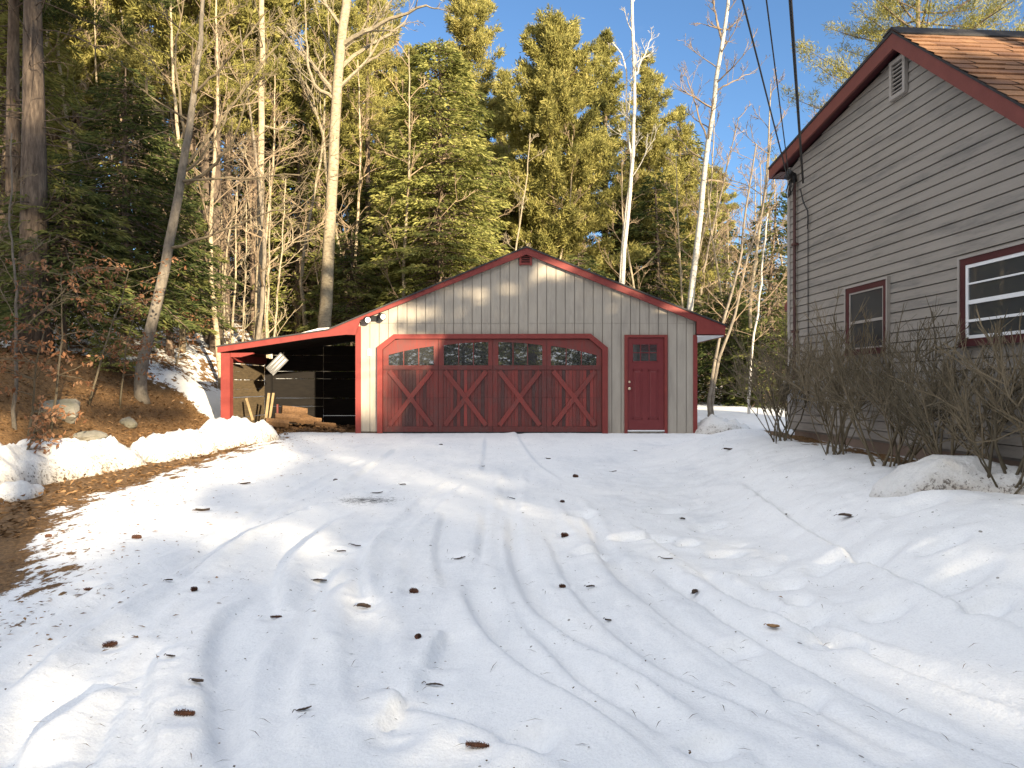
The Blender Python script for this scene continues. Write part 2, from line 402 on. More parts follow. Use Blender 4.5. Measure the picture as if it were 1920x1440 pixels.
BITS = [  # kind, photo pixel, length m, width, heading, label
 ('cone', 207, 1207, .125, .055, 25, 'large red brown pine cone at the left of the near snow'),
 ('cone', 347, 1352, .15, .045, 8, 'long brown pine cone on the smooth snow nearest the bottom left'),
 ('cone', 895, 1405, .17, .042, -3, 'long dark pine cone half sunk at the bottom edge of the driveway'),
 ('cone', 785, 1198, .06, .045, 60, 'small dark cone alone in the middle of the near snow'),
 ('cone', 777, 1108, .11, .06, -20, 'brown open cone lying between the curved tyre marks'),
 ('leaf', 682, 1135, .13, .06, 10, 'grey brown curled leaf at the lower end of a curved tyre mark'),
 ('leaf', 600, 1080, .15, .07, 28, 'brown flat leaf between two tyre marks left of centre'),
 ('cone', 365, 1108, .07, .05, 40, 'dark stubby cone below the longest left tyre mark'),
 ('bark', 317, 1090, .07, .035, 20, 'grey bark chip just left of the stubby dark cone'),
 ('cone', 518, 1152, .12, .03, 30, 'thin dark twig cone at the foot of the forked tyre mark'),
 ('cone', 1055, 1102, .08, .045, -12, 'dark open cone right of the centre tyre mark'),
 ('cone', 1060, 1005, .12, .07, 0, 'orange brown cone on lumpy snow in front of the garage door'),
 ('bark', 1303, 1107, .08, .06, 35, 'dark crumpled leaf beside the deep right rut'),
 ('leaf', 1590, 1038, .22, .09, -6, 'large dark brown leaf on the snow bank slope below the snow pile'),
 ('tan', 1450, 1180, .11, .06, -40, 'tan orange leaf in the deep right rut'),
 ('bark', 1250, 1050, .14, .02, -5, 'thin strip of bark at the start of the deep right rut'),
 ('bark', 1280, 975, .08, .05, 15, 'dark chip on the trampled snow right of centre'),
 ('bark', 1472, 1000, .08, .05, 25, 'grey chip standing in the trampled snow below the shrubs'),
 ('leaf', 1365, 898, .17, .07, -8, 'curled dark leaf on the flat snow left of the snow bank'),
 ('bark', 1107, 1097, .09, .03, -5, 'flat dark chip a little right of the dark open cone'),
 ('cone', 1080, 893, .13, .08, -25, 'dark cone on the pale snow in front of the garage, right of centre'),
 ('leaf', 755, 907, .12, .06, 5, 'brown leaf just above the patch of bare asphalt'),
 ('leaf', 708, 922, .19, .06, 4, 'flat brown leaf touching the patch of bare asphalt'),
 ('cone', 630, 900, .10, .07, 20, 'brown cone left of the bare asphalt towards the lean-to'),
 ('cone', 170, 1098, .15, .04, 8, 'spiky dark twig cone near the brown melted edge'),
 ('cone', 258, 1005, .13, .07, 5, 'dark cone above the strip of bare gravel at the left'),
 ('cone', 92, 1003, .09, .06, 10, 'dark cone at the edge of the brown litter on the far left'),
 ('leaf', 320, 1243, .07, .025, 0, 'small grey leaf below the large red brown cone'),
 ('bark', 370, 1290, .085, .05, 0, 'dark bark flake above the long brown cone'),
 ('bark', 815, 1278, .13, .02, -8, 'thin curved twig below the small dark cone'),
 ('bark', 570, 1335, .10, .025, 30, 'grey smear of twig low on the left half of the snow'),
 ('bark', 1140, 1154, .06, .03, -15, 'small dark chip on the long curve right of centre'),
 ('bark', 640, 1030, .11, .03, 8, 'narrow bark strip, right of the forked tyre mark'),
 ('bark', 667, 1017, .13, .03, 6, 'narrow dark leaf above the curved tyre marks'),
 ('bark', 862, 1046, .14, .025, 12, 'thin dark twig between the centre tyre marks'),
 ('cone', 1055, 939, .085, .06, 15, 'small round cone in front of the third garage panel'),
 ('bark', 960, 932, .11, .04, -3, 'flat dark chip in front of the garage door centre'),
 ('bark', 905, 872, .10, .05, 5, 'dark chip on the pale strip before the garage door'),
 ('bark', 1028, 859, .12, .06, 10, 'dark chip near the garage below the third panel'),
 ('bark', 1192, 848, .11, .05, 10, 'dark chip on the snow close to the entry door'),
 ('bark', 1150, 883, .14, .05, -10, 'brown chip on the snow in front of the entry door'),
 ('bark', 827, 834, .11, .06, 40, 'small black chip under the second garage panel'),
 ('leaf', 460, 905, .20, .10, 5, 'brown leaf on snow right of the melted strip'),
 ('leaf', 380, 955, .22, .08, 4, 'broad brown leaf on snow beside the melted strip'),
 ('bark', 450, 1001, .12, .05, -10, 'dark chip resting on the longest left tyre mark'),
]

TRACKS = [  # (amplitude, softness, photo-pixel polyline on the driveway)
 (0.022, .035, [(330,1105),(400,1045),(470,1000),(560,962),(640,935)]),
 (0.022, .03, [(520,1150),(525,1090),(545,1045),(600,1000),(655,962)]),
 (0.018, .035, [(598,1250),(594,1160),(610,1100),(650,1050)]),
 (0.020, .03, [(688,1125),(680,1080),(690,1030),(720,998),(790,985)]),
 (0.020, .06, [(950,965),(955,1040),(975,1100),(1010,1150),(1100,1210),(1200,1270),(1330,1360),(1440,1440)]),
 (0.026, .05, [(872,1098),(880,1140),(920,1200),(1000,1270),(1100,1330),(1200,1400),(1250,1440)]),
 (0.022, .07, [(1090,960),(1130,1050),(1200,1120),(1290,1190),(1400,1260),(1560,1350),(1700,1425)]),
 (-0.012, .05, [(1240,1050),(1320,1120),(1450,1200),(1600,1280),(1760,1360),(1920,1440)]),
 (0.03, .06, [(1290,1075),(1400,1135),(1560,1200),(1740,1275),(1930,1350)]),
 (0.024, .05, [(1390,945),(1480,1010),(1600,1090),(1750,1170),(1930,1240)]),
 (0.02, .05, [(170,1195),(260,1120),(350,1055),(420,1015)]),
 (0.02, .06, [(0,1310),(90,1240),(150,1180),(240,1110)]),
 (0.022, .05, [(30,1440),(60,1380),(150,1320),(225,1280)]),
 (0.018, .035, [(285,1440),(282,1360),(280,1280),(300,1235),(335,1212)]),
 (-0.02, .06, [(410,1440),(392,1340),(390,1250),(410,1170),(470,1120)]),
 (0.022, .03, [(838,1188),(820,1215),(798,1255)]),
 (0.022, .03, [(762,1308),(740,1335),(712,1372)]),
 (0.014, .05, [(700,1290),(800,1330),(930,1380),(1040,1430)]),
 (0.016, .05, [(1000,1190),(1080,1270),(1180,1330),(1260,1390)]),
 (0.012, .05, [(905,960),(900,1010),(890,1060)]),
 (0.014, .05, [(745,840),(700,870),(640,910)]),
 (0.012, .05, [(910,820),(905,860),(900,890)]),
 (0.012, .06, [(960,800),(1000,860),(1060,905)]),
 (0.012, .03, [(560,1440),(545,1330),(560,1230),(600,1150),(660,1080)]), (0.012, .03, [(180,1440),(210,1370),(240,1300)]), (0.012, .03, [(1020,1000),(1060,1090),(1130,1170),(1240,1250),(1400,1330),(1600,1425)]),
 (0.010, .03, [(830,960),(815,1030),(830,1110)]), (0.012, .03, [(470,1440),(455,1350),(470,1250),(520,1180)]), (0.010, .03, [(1180,980),(1290,1060),(1430,1130),(1600,1190),(1800,1260)]), (0.012, .03, [(0,1230),(120,1140),(230,1075),(330,1030)]),
]
RUTS = [(.21, .035, [(1255,1060),(1440,1165),(1650,1272),(1930,1400)]), (.11, .010, [(700,860),(500,960),(300,1120),(120,1300),(40,1440)]), (.11, .010, [(960,880),(950,1000),(985,1120),(1090,1240),(1260,1360),(1400,1440)]),
        (.11, .010, [(1060,930),(1150,1060),(1290,1190),(1500,1320),(1680,1420)]), (.10, .008, [(860,900),(760,980),(700,1090),(690,1230),(740,1380)])]
PRINTS = [(1505,1155,.16,.09),(1560,1205,.15,.10),(1388,1213,.12,.09),(1502,1302,.12,.08),(990,1385,.11,.09),(1500,1132,.08,.07),
          (1330,990,.16,.10),(1250,960,.2,.12),(1640,1100,.18,.1),(1720,1060,.2,.12),(1800,1160,.2,.1),(1560,1090,.16,.1),(1420,1075,.15,.08),
          (1105,1040,.13,.1),(1180,1010,.16,.1),(1090,965,.14,.12),(1660,1170,.14,.09),(1770,1120,.16,.08),(1470,1100,.13,.08),(1850,1200,.14,.07),
          (1230,1010,.15,.09),(1360,1040,.15,.08),(1290,1020,.1,.08),(560,960,.1,.08),(1330,1400,.1,.08)]

def resample(pl, step=0.015):
    pl = np.asarray(pl, float)
    # smooth Catmull-Rom through the points
    P = np.vstack([2 * pl[0] - pl[1], pl, 2 * pl[-1] - pl[-2]])
    out = []
    for i in range(1, len(P) - 2):
        n = max(3, int(np.linalg.norm(P[i + 1] - P[i]) / step))
        t = np.linspace(0, 1, n, endpoint=False)[:, None]
        a, b, c, d = P[i - 1], P[i], P[i + 1], P[i + 2]
        out.append(0.5 * ((2 * b) + (-a + c) * t + (2 * a - 5 * b + 4 * c - d) * t ** 2 + (-a + 3 * b - 3 * c + d) * t ** 3))
    out.append(pl[-1:]); return np.vstack(out)

def micro(X, Y):
    """driveway relief: tyre ruts, footprints, lumps"""
    H = np.zeros_like(X)
    for amp, soft, pl in TRACKS:
        P = resample([drive(*p) for p in pl])
        T = np.gradient(P, axis=0); T /= np.linalg.norm(T, axis=1)[:, None]
        L = np.linspace(0, 1, len(P))
        m = (X > P[:, 0].min() - .6) & (X < P[:, 0].max() + .6) & (Y > P[:, 1].min() - .6) & (Y < P[:, 1].max() + .6)
        idx = np.nonzero(m.ravel())[0]
        xs, ys = X.ravel()[idx], Y.ravel()[idx]
        best = np.full(len(xs), 9.0); sd = np.zeros(len(xs)); ll = np.zeros(len(xs))
        for k in range(len(P)):
            dx = xs - P[k, 0]; dy = ys - P[k, 1]; d2 = dx * dx + dy * dy
            w = d2 < best
            best[w] = d2[w]; sd[w] = (dx * T[k, 1] - dy * T[k, 0])[w]; ll[w] = L[k]
        d = np.sqrt(best)
        sgn = np.where(sd >= 0, 1, -1) * d
        fade = np.clip(ll / 0.15, 0, 1) * np.clip((1 - ll) / 0.15, 0, 1)
        prof = np.tanh(sgn / (soft * .45)) * np.exp(-(d / 0.17) ** 2)
        add = 1.9 * amp * prof * (0.15 + 0.85 * fade) * (d < 0.6)
        H.ravel()[idx] += add
    for half, depth, pl in RUTS:            # flat bottomed ruts with a ribbed tread
        P = resample([drive(*p) for p in pl], .02); T = np.gradient(P, axis=0); T /= np.linalg.norm(T, axis=1)[:, None]
        m = (X > P[:, 0].min() - .6) & (X < P[:, 0].max() + .6) & (Y > P[:, 1].min() - .6) & (Y < P[:, 1].max() + .6)
        idx = np.nonzero(m.ravel())[0]; xs, ys = X.ravel()[idx], Y.ravel()[idx]
        best = np.full(len(xs), 9.0); sd = np.zeros(len(xs)); ll = np.zeros(len(xs))
        for k in range(len(P)):
            dx = xs - P[k, 0]; dy = ys - P[k, 1]; d2 = dx * dx + dy * dy; w = d2 < best
            best[w] = d2[w]; sd[w] = (dx * T[k, 1] - dy * T[k, 0])[w]; ll[w] = k * .02
        d = np.sqrt(best); wv = half * (1 + .18 * fbm(ll * 1.5, ll * 0, 77, 2)); fade = np.clip(ll / .5, 0, 1)
        inside = 1 - sstep(wv - .03, wv + .025, d)
        rib = (.5 * fbm(sd * 26, ll * 1.2, 78, 2) + .3 * fbm(sd * 9, ll * 4, 79, 2)) * .016
        H.ravel()[idx] += fade * (inside * (-depth + rib) + .018 * np.exp(-((d - wv - .06) / .05) ** 2) * (.6 + .8 * fbm(ll * 6, sd * 3, 80, 2)))
    for px, py, a, b in PRINTS:
        cx, cy = drive(px, py)
        g = np.exp(-(((X - cx) / a) ** 2 + ((Y - cy) / b) ** 2) ** 2)
        rim = np.exp(-(((X - cx) / (a * 1.5)) ** 2 + ((Y - cy) / (b * 1.6)) ** 2))
        H += -0.075 * g + 0.024 * rim
    for kd, px, py, L, W, hd, lb in BITS:    # each bit has melted itself a small hollow
        cx, cy = drive(px, py)
        r2 = ((X - cx) / (L * .55 + .02)) ** 2 + ((Y - cy) / (L * .5 + .03)) ** 2
        H += -0.016 * np.exp(-r2 * r2) + .004 * np.exp(-((np.sqrt(r2) - 1.5) / .35) ** 2)
    return H

def lumps(x, y):
    rough = sstep(0.2, 1.8, x) * sstep(2.8, 4.2, y) * (1 - sstep(9, 12, y))
    h = 0.011 * fbm(x * 0.8, y * 0.8, 21, 3) + rough * (0.026 * fbm(x * 2.6, y * 2.6, 31, 3) + 0.016 * fbm(x * 7, y * 7, 33, 2))
    h = h + 0.0045 * fbm(x * 9, y * 9, 41, 3) + 0.0035 * fbm(x * 24, y * 24, 43, 2)
    h = h + 0.09 * fbm(x * 0.5, y * 0.5, 51, 3) * np.maximum(sstep(16, 22, y), sstep(6, 8.5, -x))
    h = h + 0.05 * fbm(x * 2.2, y * 2.2, 53, 3) * sstep(6.2, 7.5, -x)
    return h
def ground_z(x, y):
    return float(base_height(x, y) + lumps(np.asarray(float(x)), np.asarray(float(y))))

def seg_axis(parts):
    out = [parts[0][0]]
    for a, b, s0, s1 in parts:
        L = b - a; n = max(2, int(round(L / ((s0 + s1) / 2))))
        t = np.linspace(0, 1, n + 1)[1:]
        r = (s1 - s0) / (s1 + s0)
        out.extend(list(a + L * (t + r * t * (t - 1))))
    return np.array(out)
gx = seg_axis([(-140, -30, 9, 1.2), (-30, -9, 1.2, .09), (-9, -4, .09, .035), (-4, 4, .028, .028), (4, 8, .035, .25), (8, 30, .25, 1.5), (30, 140, 1.5, 9)])
gy = seg_axis([(-60, -3, 6, .5), (-3, 1.6, .5, .03), (1.6, 5, .022, .026), (5, 16, .026, .07), (16, 30, .07, .5), (30, 200, .5, 9)])
GXX, GYY = np.meshgrid(gx, gy)
GH = base_height(GXX, GYY) + lumps(GXX, GYY) + micro(GXX, GYY)
# inside the lean-to and round the house foot the ground is scraped to dirt
# masks: leaf litter / bare ground (0..1) and open asphalt
edge = 5.02 - 1.75 * sstep(7.6, 3.6, GYY)                 # |x| where the snow of the driveway starts
litter = sstep(-0.25, 0.25, -GXX - edge) * (1 - sstep(15.2, 16.4, GYY))
far_l = sstep(14.5, 18, GYY)
strk = fbm(GXX * 2.2 - GYY * 0.9, GYY * 0.55, 61, 4)
litter = litter * 0.95 + 0.5 * np.exp(-((-GXX - edge + 0.2) / 0.6) ** 2) * (GYY < 14.2) + 0.0
forest = np.maximum(sstep(6.5, 8.5, -GXX) * sstep(13.5, 17, GYY), sstep(23, 27, GYY))
litter = np.where(forest > 0, np.maximum(litter * (1 - forest), forest * 0.50), litter)
litter = np.where((GXX < -7) & (GYY < 15), np.maximum(litter, 0.85), litter)
path = np.exp(-(((GXX + 7.05) / 0.5) ** 2 + ((GYY - 17.0) / 1.5) ** 2) ** 2)
litter = litter * (1 - path)
hx = GXX - (4.33 - 0.0627 * GYY)
foot = np.exp(-((hx + 0.10) / 0.24) ** 2) * sstep(4, 5, GYY) * (1 - sstep(9.6, 10.0, GYY)) * 0.62
litter = np.maximum(litter, foot)
shed = sstep(-6.45, -6.2, GXX) * (1 - sstep(-3.5, -3.3, GXX)) * sstep(14.95, 15.5, GYY) * (1 - sstep(17.6, 17.9, GYY))
litter = np.maximum(litter, shed * 0.9)
ax, ay = drive(690, 938)
asph = .62 * np.exp(-(((GXX - ax) / 0.42) ** 2 + ((GYY - ay) / 0.26) ** 2))
ax, ay = drive(650, 1040)
asph = np.clip(asph, 0, 1)

def snow_nodes(nt):
    """snow: albedo near white with faint grey mottling, a few specks of dirt and needles"""
    f = noise(nt, 0.9, 5, 0.6)
    c = ramp(nt, f, [(0.3, (0.80, 0.81, 0.82)), (0.7, (0.88, 0.88, 0.88))])
    pk = ramp(nt, noise(nt, 1.4, 6, 0.75, stretch=(1.3, .45, 1)), [(0.50, (1, 1, 1)), (0.72, (.86, .87, .89))])
    c = mix(nt, 1.0, c, pk, 'MULTIPLY')
    gr = ramp(nt, noise(nt, 90, 3, 0.7), [(0.3, (.90, .90, .91)), (0.55, (1, 1, 1))])
    c = mix(nt, 1.0, c, gr, 'MULTIPLY')
    tc = N(nt, 'ShaderNodeTexCoord')
    vo = N(nt, 'ShaderNodeTexVoronoi'); vo.inputs['Scale'].default_value = 9.0
    nt.links.new(tc.outputs['Object'], vo.inputs['Vector'])
    sz = N(nt, 'ShaderNodeSeparateColor'); nt.links.new(vo.outputs['Color'], sz.inputs[0])
    rad = math_n(nt, 'MULTIPLY', math_n(nt, 'POWER', sz.outputs[0], 6.0), 0.13)
    k = math_n(nt, 'LESS_THAN', vo.outputs['Distance'], rad)
    return mix(nt, math_n(nt, 'MULTIPLY', k, 0.75), c, (0.10, 0.075, 0.055))
def ground_mat():
    m, nt, b = new_mat('snow_and_leaf_litter')
    snow = snow_nodes(nt)
    g1 = noise(nt, 7, 6, 0.75); g2 = noise(nt, 30, 4, 0.7)
    lit = ramp(nt, g2, [(0.25, (0.05, 0.033, 0.018)), (0.45, (0.16, 0.095, 0.046)), (0.6, (0.27, 0.16, 0.075)), (0.8, (0.38, 0.24, 0.12))])
    lit = mix(nt, 1.0, lit, ramp(nt, noise(nt, 1.2, 4, 0.6), [(0.3, (0.65, 0.62, 0.6)), (0.7, (1.15, 1.1, 1.0))]), 'MULTIPLY')
    a = tint_out(nt, 'litter')
    st = noise(nt, 3.2, 5, 0.7, stretch=(1.6, 0.7, 1))
    e = math_n(nt, 'ADD', a, math_n(nt, 'MULTIPLY', math_n(nt, 'SUBTRACT', st, 0.5), 1.5))
    e = math_n(nt, 'ADD', e, math_n(nt, 'MULTIPLY', math_n(nt, 'SUBTRACT', g1, 0.5), 0.5))
    k = ramp(nt, e, [(0.46, (0, 0, 0)), (0.52, (1, 1, 1))])
    c = mix(nt, k, snow, lit)
    s = tint_out(nt, 'asphalt')
    e2 = math_n(nt, 'ADD', s, math_n(nt, 'MULTIPLY', math_n(nt, 'SUBTRACT', noise(nt, 22, 6, 0.85, stretch=(0.5, 2.2, 1)), 0.5), 3.4))
    k2 = ramp(nt, e2, [(0.45, (0, 0, 0)), (0.62, (1, 1, 1))])
    c = mix(nt, k2, c, (0.035, 0.036, 0.04))
    nt.links.new(c, b.inputs['Base Color'])
    b.inputs['Roughness'].default_value = 0.7; b.inputs['Specular IOR Level'].default_value = 0.2
    hgt = math_n(nt, 'ADD', math_n(nt, 'ADD', math_n(nt, 'MULTIPLY', noise(nt, 70, 4, 0.75), 0.45), math_n(nt, 'MULTIPLY', noise(nt, 14, 5, 0.7), 1.1)), math_n(nt, 'MULTIPLY', math_n(nt, 'MULTIPLY', k, g2), 3.0))
    bump(nt, b, hgt, 0.6, 0.014)
    return m
M['ground'] = ground_mat()
mb = MB()
ny, nx = GXX.shape
ii = np.arange(ny - 1)[:, None] * nx + np.arange(nx - 1)[None, :]
mb.add(np.stack([GXX, GYY, GH], -1).reshape(-1, 3), np.stack([ii, ii + 1, ii + nx + 1, ii + nx], -1).reshape(-1, 4))
ground = mb.build('snowy_ground', M['ground'], None, True, kind='structure', label='snow covered driveway and leaf strewn wooded bank')
for nm, arr in (('litter', litter), ('asphalt', asph)):
    at = ground.data.attributes.new(nm, 'FLOAT', 'POINT'); at.data.foreach_set('value', arr.astype(np.float32).reshape(-1))
# ------------------------------------------------------------------ garage
from mathutils import Matrix
def wpart(name, mb, mat, parent, smooth=False, label=None):
    """a part built in world coordinates under a thing whose Empty stands at its base"""
    o = mb.build(name, mat, parent, smooth)
    if parent is not None and parent.parent is None and parent.type == 'EMPTY':
        o.matrix_parent_inverse = Matrix.LocRotScale(parent.location, parent.rotation_euler, None).inverted()
    if label: o['label'] = label
    return o

garage = thing('garage', 'tan garage with red trim, a wide crossbuck door and an open lean-to', 'garage', (0.3, YG, 0.46))
GF, GB = YG, YG + 6.6                    # front and back planes
WL, WR = GX(668), GX(1306)
RX, RZ = GX(987), GZ(466)
SLR = (RZ - GZ(612)) / (GX(1358) - RX)   # right roof pitch
SLL = (RZ - GZ(620)) / (RX - GX(617))    # left roof pitch
def roof_z(x): return RZ - (SLR * (x - RX) if x > RX else SLL * (RX - x))
BASE = 0.38
# grooved vertical siding
mb = MB()
step = 17.45 / SG; gro = 0.015
x = GX(677) - 0.02; k = 0
rng = random.Random(3)
while x < GX(1300):
    x1 = min(x + step, GX(1300))
    for a, b, yy, tn in ((x + gro, x1, GF, 0.42 + 0.14 * rng.random()), (x, x + gro, GF + 0.018, 0.0)):
        za, zb = roof_z(a) - 0.06, roof_z(b) - 0.06
        mid = GZ(606)
        if a < RX < b:
            mb.add([(a, yy, BASE), (b, yy, BASE), (b, yy, zb), (RX, yy, RZ - .06), (a, yy, za)], ngons=[[0, 1, 2, 3, 4]], tint=tn)
        elif min(za, zb) > mid + 0.02:
            mb.add([(a, yy, BASE), (b, yy, BASE), (b, yy, mid - .006), (a, yy, mid - .006)], [(0, 1, 2, 3)], tint=tn)
            mb.add([(a, yy + .01, mid - .006), (b, yy + .01, mid - .006), (b, yy + .01, mid), (a, yy + .01, mid)], [(0, 1, 2, 3)], tint=0.05)
            mb.add([(a, yy - .004, mid), (b, yy - .004, mid), (b, yy - .004, zb), (a, yy - .004, za)], [(0, 1, 2, 3)], tint=tn)
        else:
            mb.add([(a, yy, BASE), (b, yy, BASE), (b, yy, zb), (a, yy, za)], [(0, 1, 2, 3)], tint=tn)
    mb.add([(x + gro, GF, BASE), (x + gro, GF + .018, BASE), (x + gro, GF + .018, roof_z(x) - .07), (x + gro, GF, roof_z(x) - .07)], [(0, 1, 2, 3)], tint=0.3)
    x = x1
mb.prism([(WL + .02, BASE), (WR - .02, BASE), (WR - .02, roof_z(WR) - .1), (RX, RZ - .1), (WL + .02, roof_z(WL) - .1)], GF + 0.02, GF + 0.12)
wpart('front_wall', mb, M['siding'], garage)
mb = MB()
mb.box(WL + .01, WL + .11, GF + .12, GB, BASE, roof_z(WL) - .1)
wpart('side_wall', mb, M['siding'], garage)
mb = MB()
mb.box(WR - .11, WR - .01, GF + .12, GB, BASE, roof_z(WR) - .1)
wpart('side_wall', mb, M['siding'], garage)
mb = MB()
mb.prism([(WL + .11, BASE), (WR - .11, BASE), (WR - .11, roof_z(WR) - .1), (RX, RZ - .1), (WL + .11, roof_z(WL) - .1)], GB - .1, GB)
wpart('back_wall', mb, M['siding'], garage)
# roofs
XR = GX(1358); XBL = GX(617); XLL = GX(411); ZLL = GZ(651)
FY = GF - 0.10
def slab(mb, pa, pb, t, y0, y1, tint=0.5):
    (xa, za), (xb, zb) = pa, pb
    mb.prism([(xa, za), (xb, zb), (xb, zb + t), (xa, za + t)], y0, y1, tint)
mb = MB(); slab(mb, (RX, RZ), (XR + .015, roof_z(XR + .015)), 0.035, FY - .02, GB + .2); slab(mb, (XBL, GZ(620)), (RX, RZ), 0.035, FY - .02, GB + .2)
wpart('roof', mb, M['roof_dark'], garage)
mb = MB(); slab(mb, (XLL - .02, ZLL - .003), (XBL, GZ(620)), 0.03, FY - .02, GF + 2.85)
lean_roof = wpart('lean_to_roof', mb, M['roof_dark'], garage)
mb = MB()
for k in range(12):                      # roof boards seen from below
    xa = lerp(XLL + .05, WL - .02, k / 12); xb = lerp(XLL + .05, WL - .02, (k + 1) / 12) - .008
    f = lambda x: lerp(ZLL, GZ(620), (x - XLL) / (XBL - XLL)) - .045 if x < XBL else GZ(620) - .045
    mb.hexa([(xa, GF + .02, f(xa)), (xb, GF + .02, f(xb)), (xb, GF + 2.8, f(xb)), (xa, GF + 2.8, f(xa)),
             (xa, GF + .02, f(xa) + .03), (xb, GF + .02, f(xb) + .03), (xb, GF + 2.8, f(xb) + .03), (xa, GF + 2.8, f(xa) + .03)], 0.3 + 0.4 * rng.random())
wpart('ceiling_board', mb, M['shaded_wood'], lean_roof)
# barge boards: the right-hand one is deep at its tail, the left-hand one runs on down the lean-to
dz = 0.128
mb = MB()
mb.prism([(RX, RZ - dz - .02), (WR - .02, roof_z(WR) - dz - .02), (WR - .02, GZ(627)), (XR - .01, GZ(628)), (XR, roof_z(XR) - .005), (RX, RZ)], FY, FY + .05)
wpart('barge_board', mb, M['red_trim'], garage)
mb = MB()
mb.prism([(XLL, ZLL - .125), (GX(595), GZ(634)), (GX(650), GZ(628)), (GX(668), GZ(628.5)), (GX(677), GZ(601)), (RX, RZ - dz - .02), (RX, RZ), (XBL, GZ(620)), (XLL, ZLL)], FY, FY + .048)
wpart('barge_board', mb, M['red_trim'], garage)
mb = MB()                                # white soffit under the right eave
mb.prism([(WR, GZ(631)), (XR - .03, GZ(631)), (XR - .03, GZ(629)), (WR, GZ(629))], FY + .05, GB + .1)
wpart('soffit', mb, M['white'], garage)
mb = MB(); mb.prism([(XR - .025, GZ(632)), (XR, GZ(632)), (XR, roof_z(XR)), (XR - .025, roof_z(XR))], FY + .05, GB + .1)
wpart('fascia', mb, M['red_trim'], garage)
mb = MB(); mb.prism([(XLL, ZLL - .12), (XLL + .025, ZLL - .12), (XLL + .025, ZLL - .005), (XLL, ZLL - .005)], FY + .05, GF + 2.8)
wpart('fascia', mb, M['red_trim'], garage)
mb = MB(); mb.box(WL - .012, GX(677), GF - .028, GF + .10, BASE, GZ(612)); wpart('corner_board', mb, M['red_trim'], garage)
mb = MB(); mb.box(GX(1299.5), WR + .012, GF - .028, GF + .12, BASE, GZ(628)); wpart('corner_board', mb, M['red_trim'], garage)
mb = MB(); mb.box(GX(677), GX(716), GF - .01, GF + .05, BASE - .1, .50); wpart('foundation_sill', mb, M['dirt'], garage); mb = MB(); mb.box(GX(1131), GX(1300), GF - .01, GF + .05, BASE - .1, .455)
wpart('foundation_sill', mb, M['dirt'], garage)
# gable vent
mb = MB()
vx0, vx1, vz0, vz1 = GX(973.5), GX(997.5), GZ(498), GZ(475.5)
for a, b, c, d in ((vx0, vx0 + .05, vz0, vz1), (vx1 - .05, vx1, vz0, vz1), (vx0 + .05, vx1 - .05, vz1 - .035, vz1), (vx0 + .05, vx1 - .05, vz0 + .012, vz0 + .05)):
    mb.box(a, b, GF - .05, GF - .005, c, d)
vent = wpart('gable_vent', mb, M['red_trim'], garage)
mb = MB(); mb.box(vx0 + .05, vx1 - .05, GF - .012, GF - .006, vz0 + .05, vz1 - .035); wpart('vent_opening', mb, M['black'], vent)
mb = MB()
for k in range(4):
    z = lerp(vz0 + .05, vz1 - .05, (k + .5) / 4)
    mb.box(vx0 + .05, vx1 - .05, GF - .042, GF - .014, z - .008, z + .006)
wpart('louvre', mb, M['red_trim'], vent)

# big garage door: casing with clipped corners
mb = MB()
O = [(708, 812), (708, 650.5), (739, 627), (1107, 626), (1139, 652), (1139, 814)]
I = [(718, 812), (718, 655.5), (742.5, 635.5), (1104, 635), (1128.5, 656), (1128.5, 814)]
O = [(GX(a), GZ(b)) for a, b in O]; I = [(GX(a), GZ(b)) for a, b in I]
for k in range(5):
    mb.prism([O[k], O[k + 1], I[k + 1], I[k]], GF - .075, GF - .002, 0.5)
wpart('door_casing', mb, M['red_trim'], garage)
mb = MB()
mb.prism([I[0], I[1], I[2], I[3], I[4], I[5]], GF - .012, GF - .004, .15)
door = wpart('garage_door', mb, M['door_plank'], garage)
cols = [718.5, 822, 924, 1025, 1128]
ztop = 637
D0 = GF - .03
def clip_top(px):    # top of the door under the clipped corners (photo row)
    if px < 742.5: return lerp(656.5, 636.5, (px - 718) / 24.5)
    if px > 1104: return lerp(636, 657, (px - 1104) / 24.5)
    return 636.3
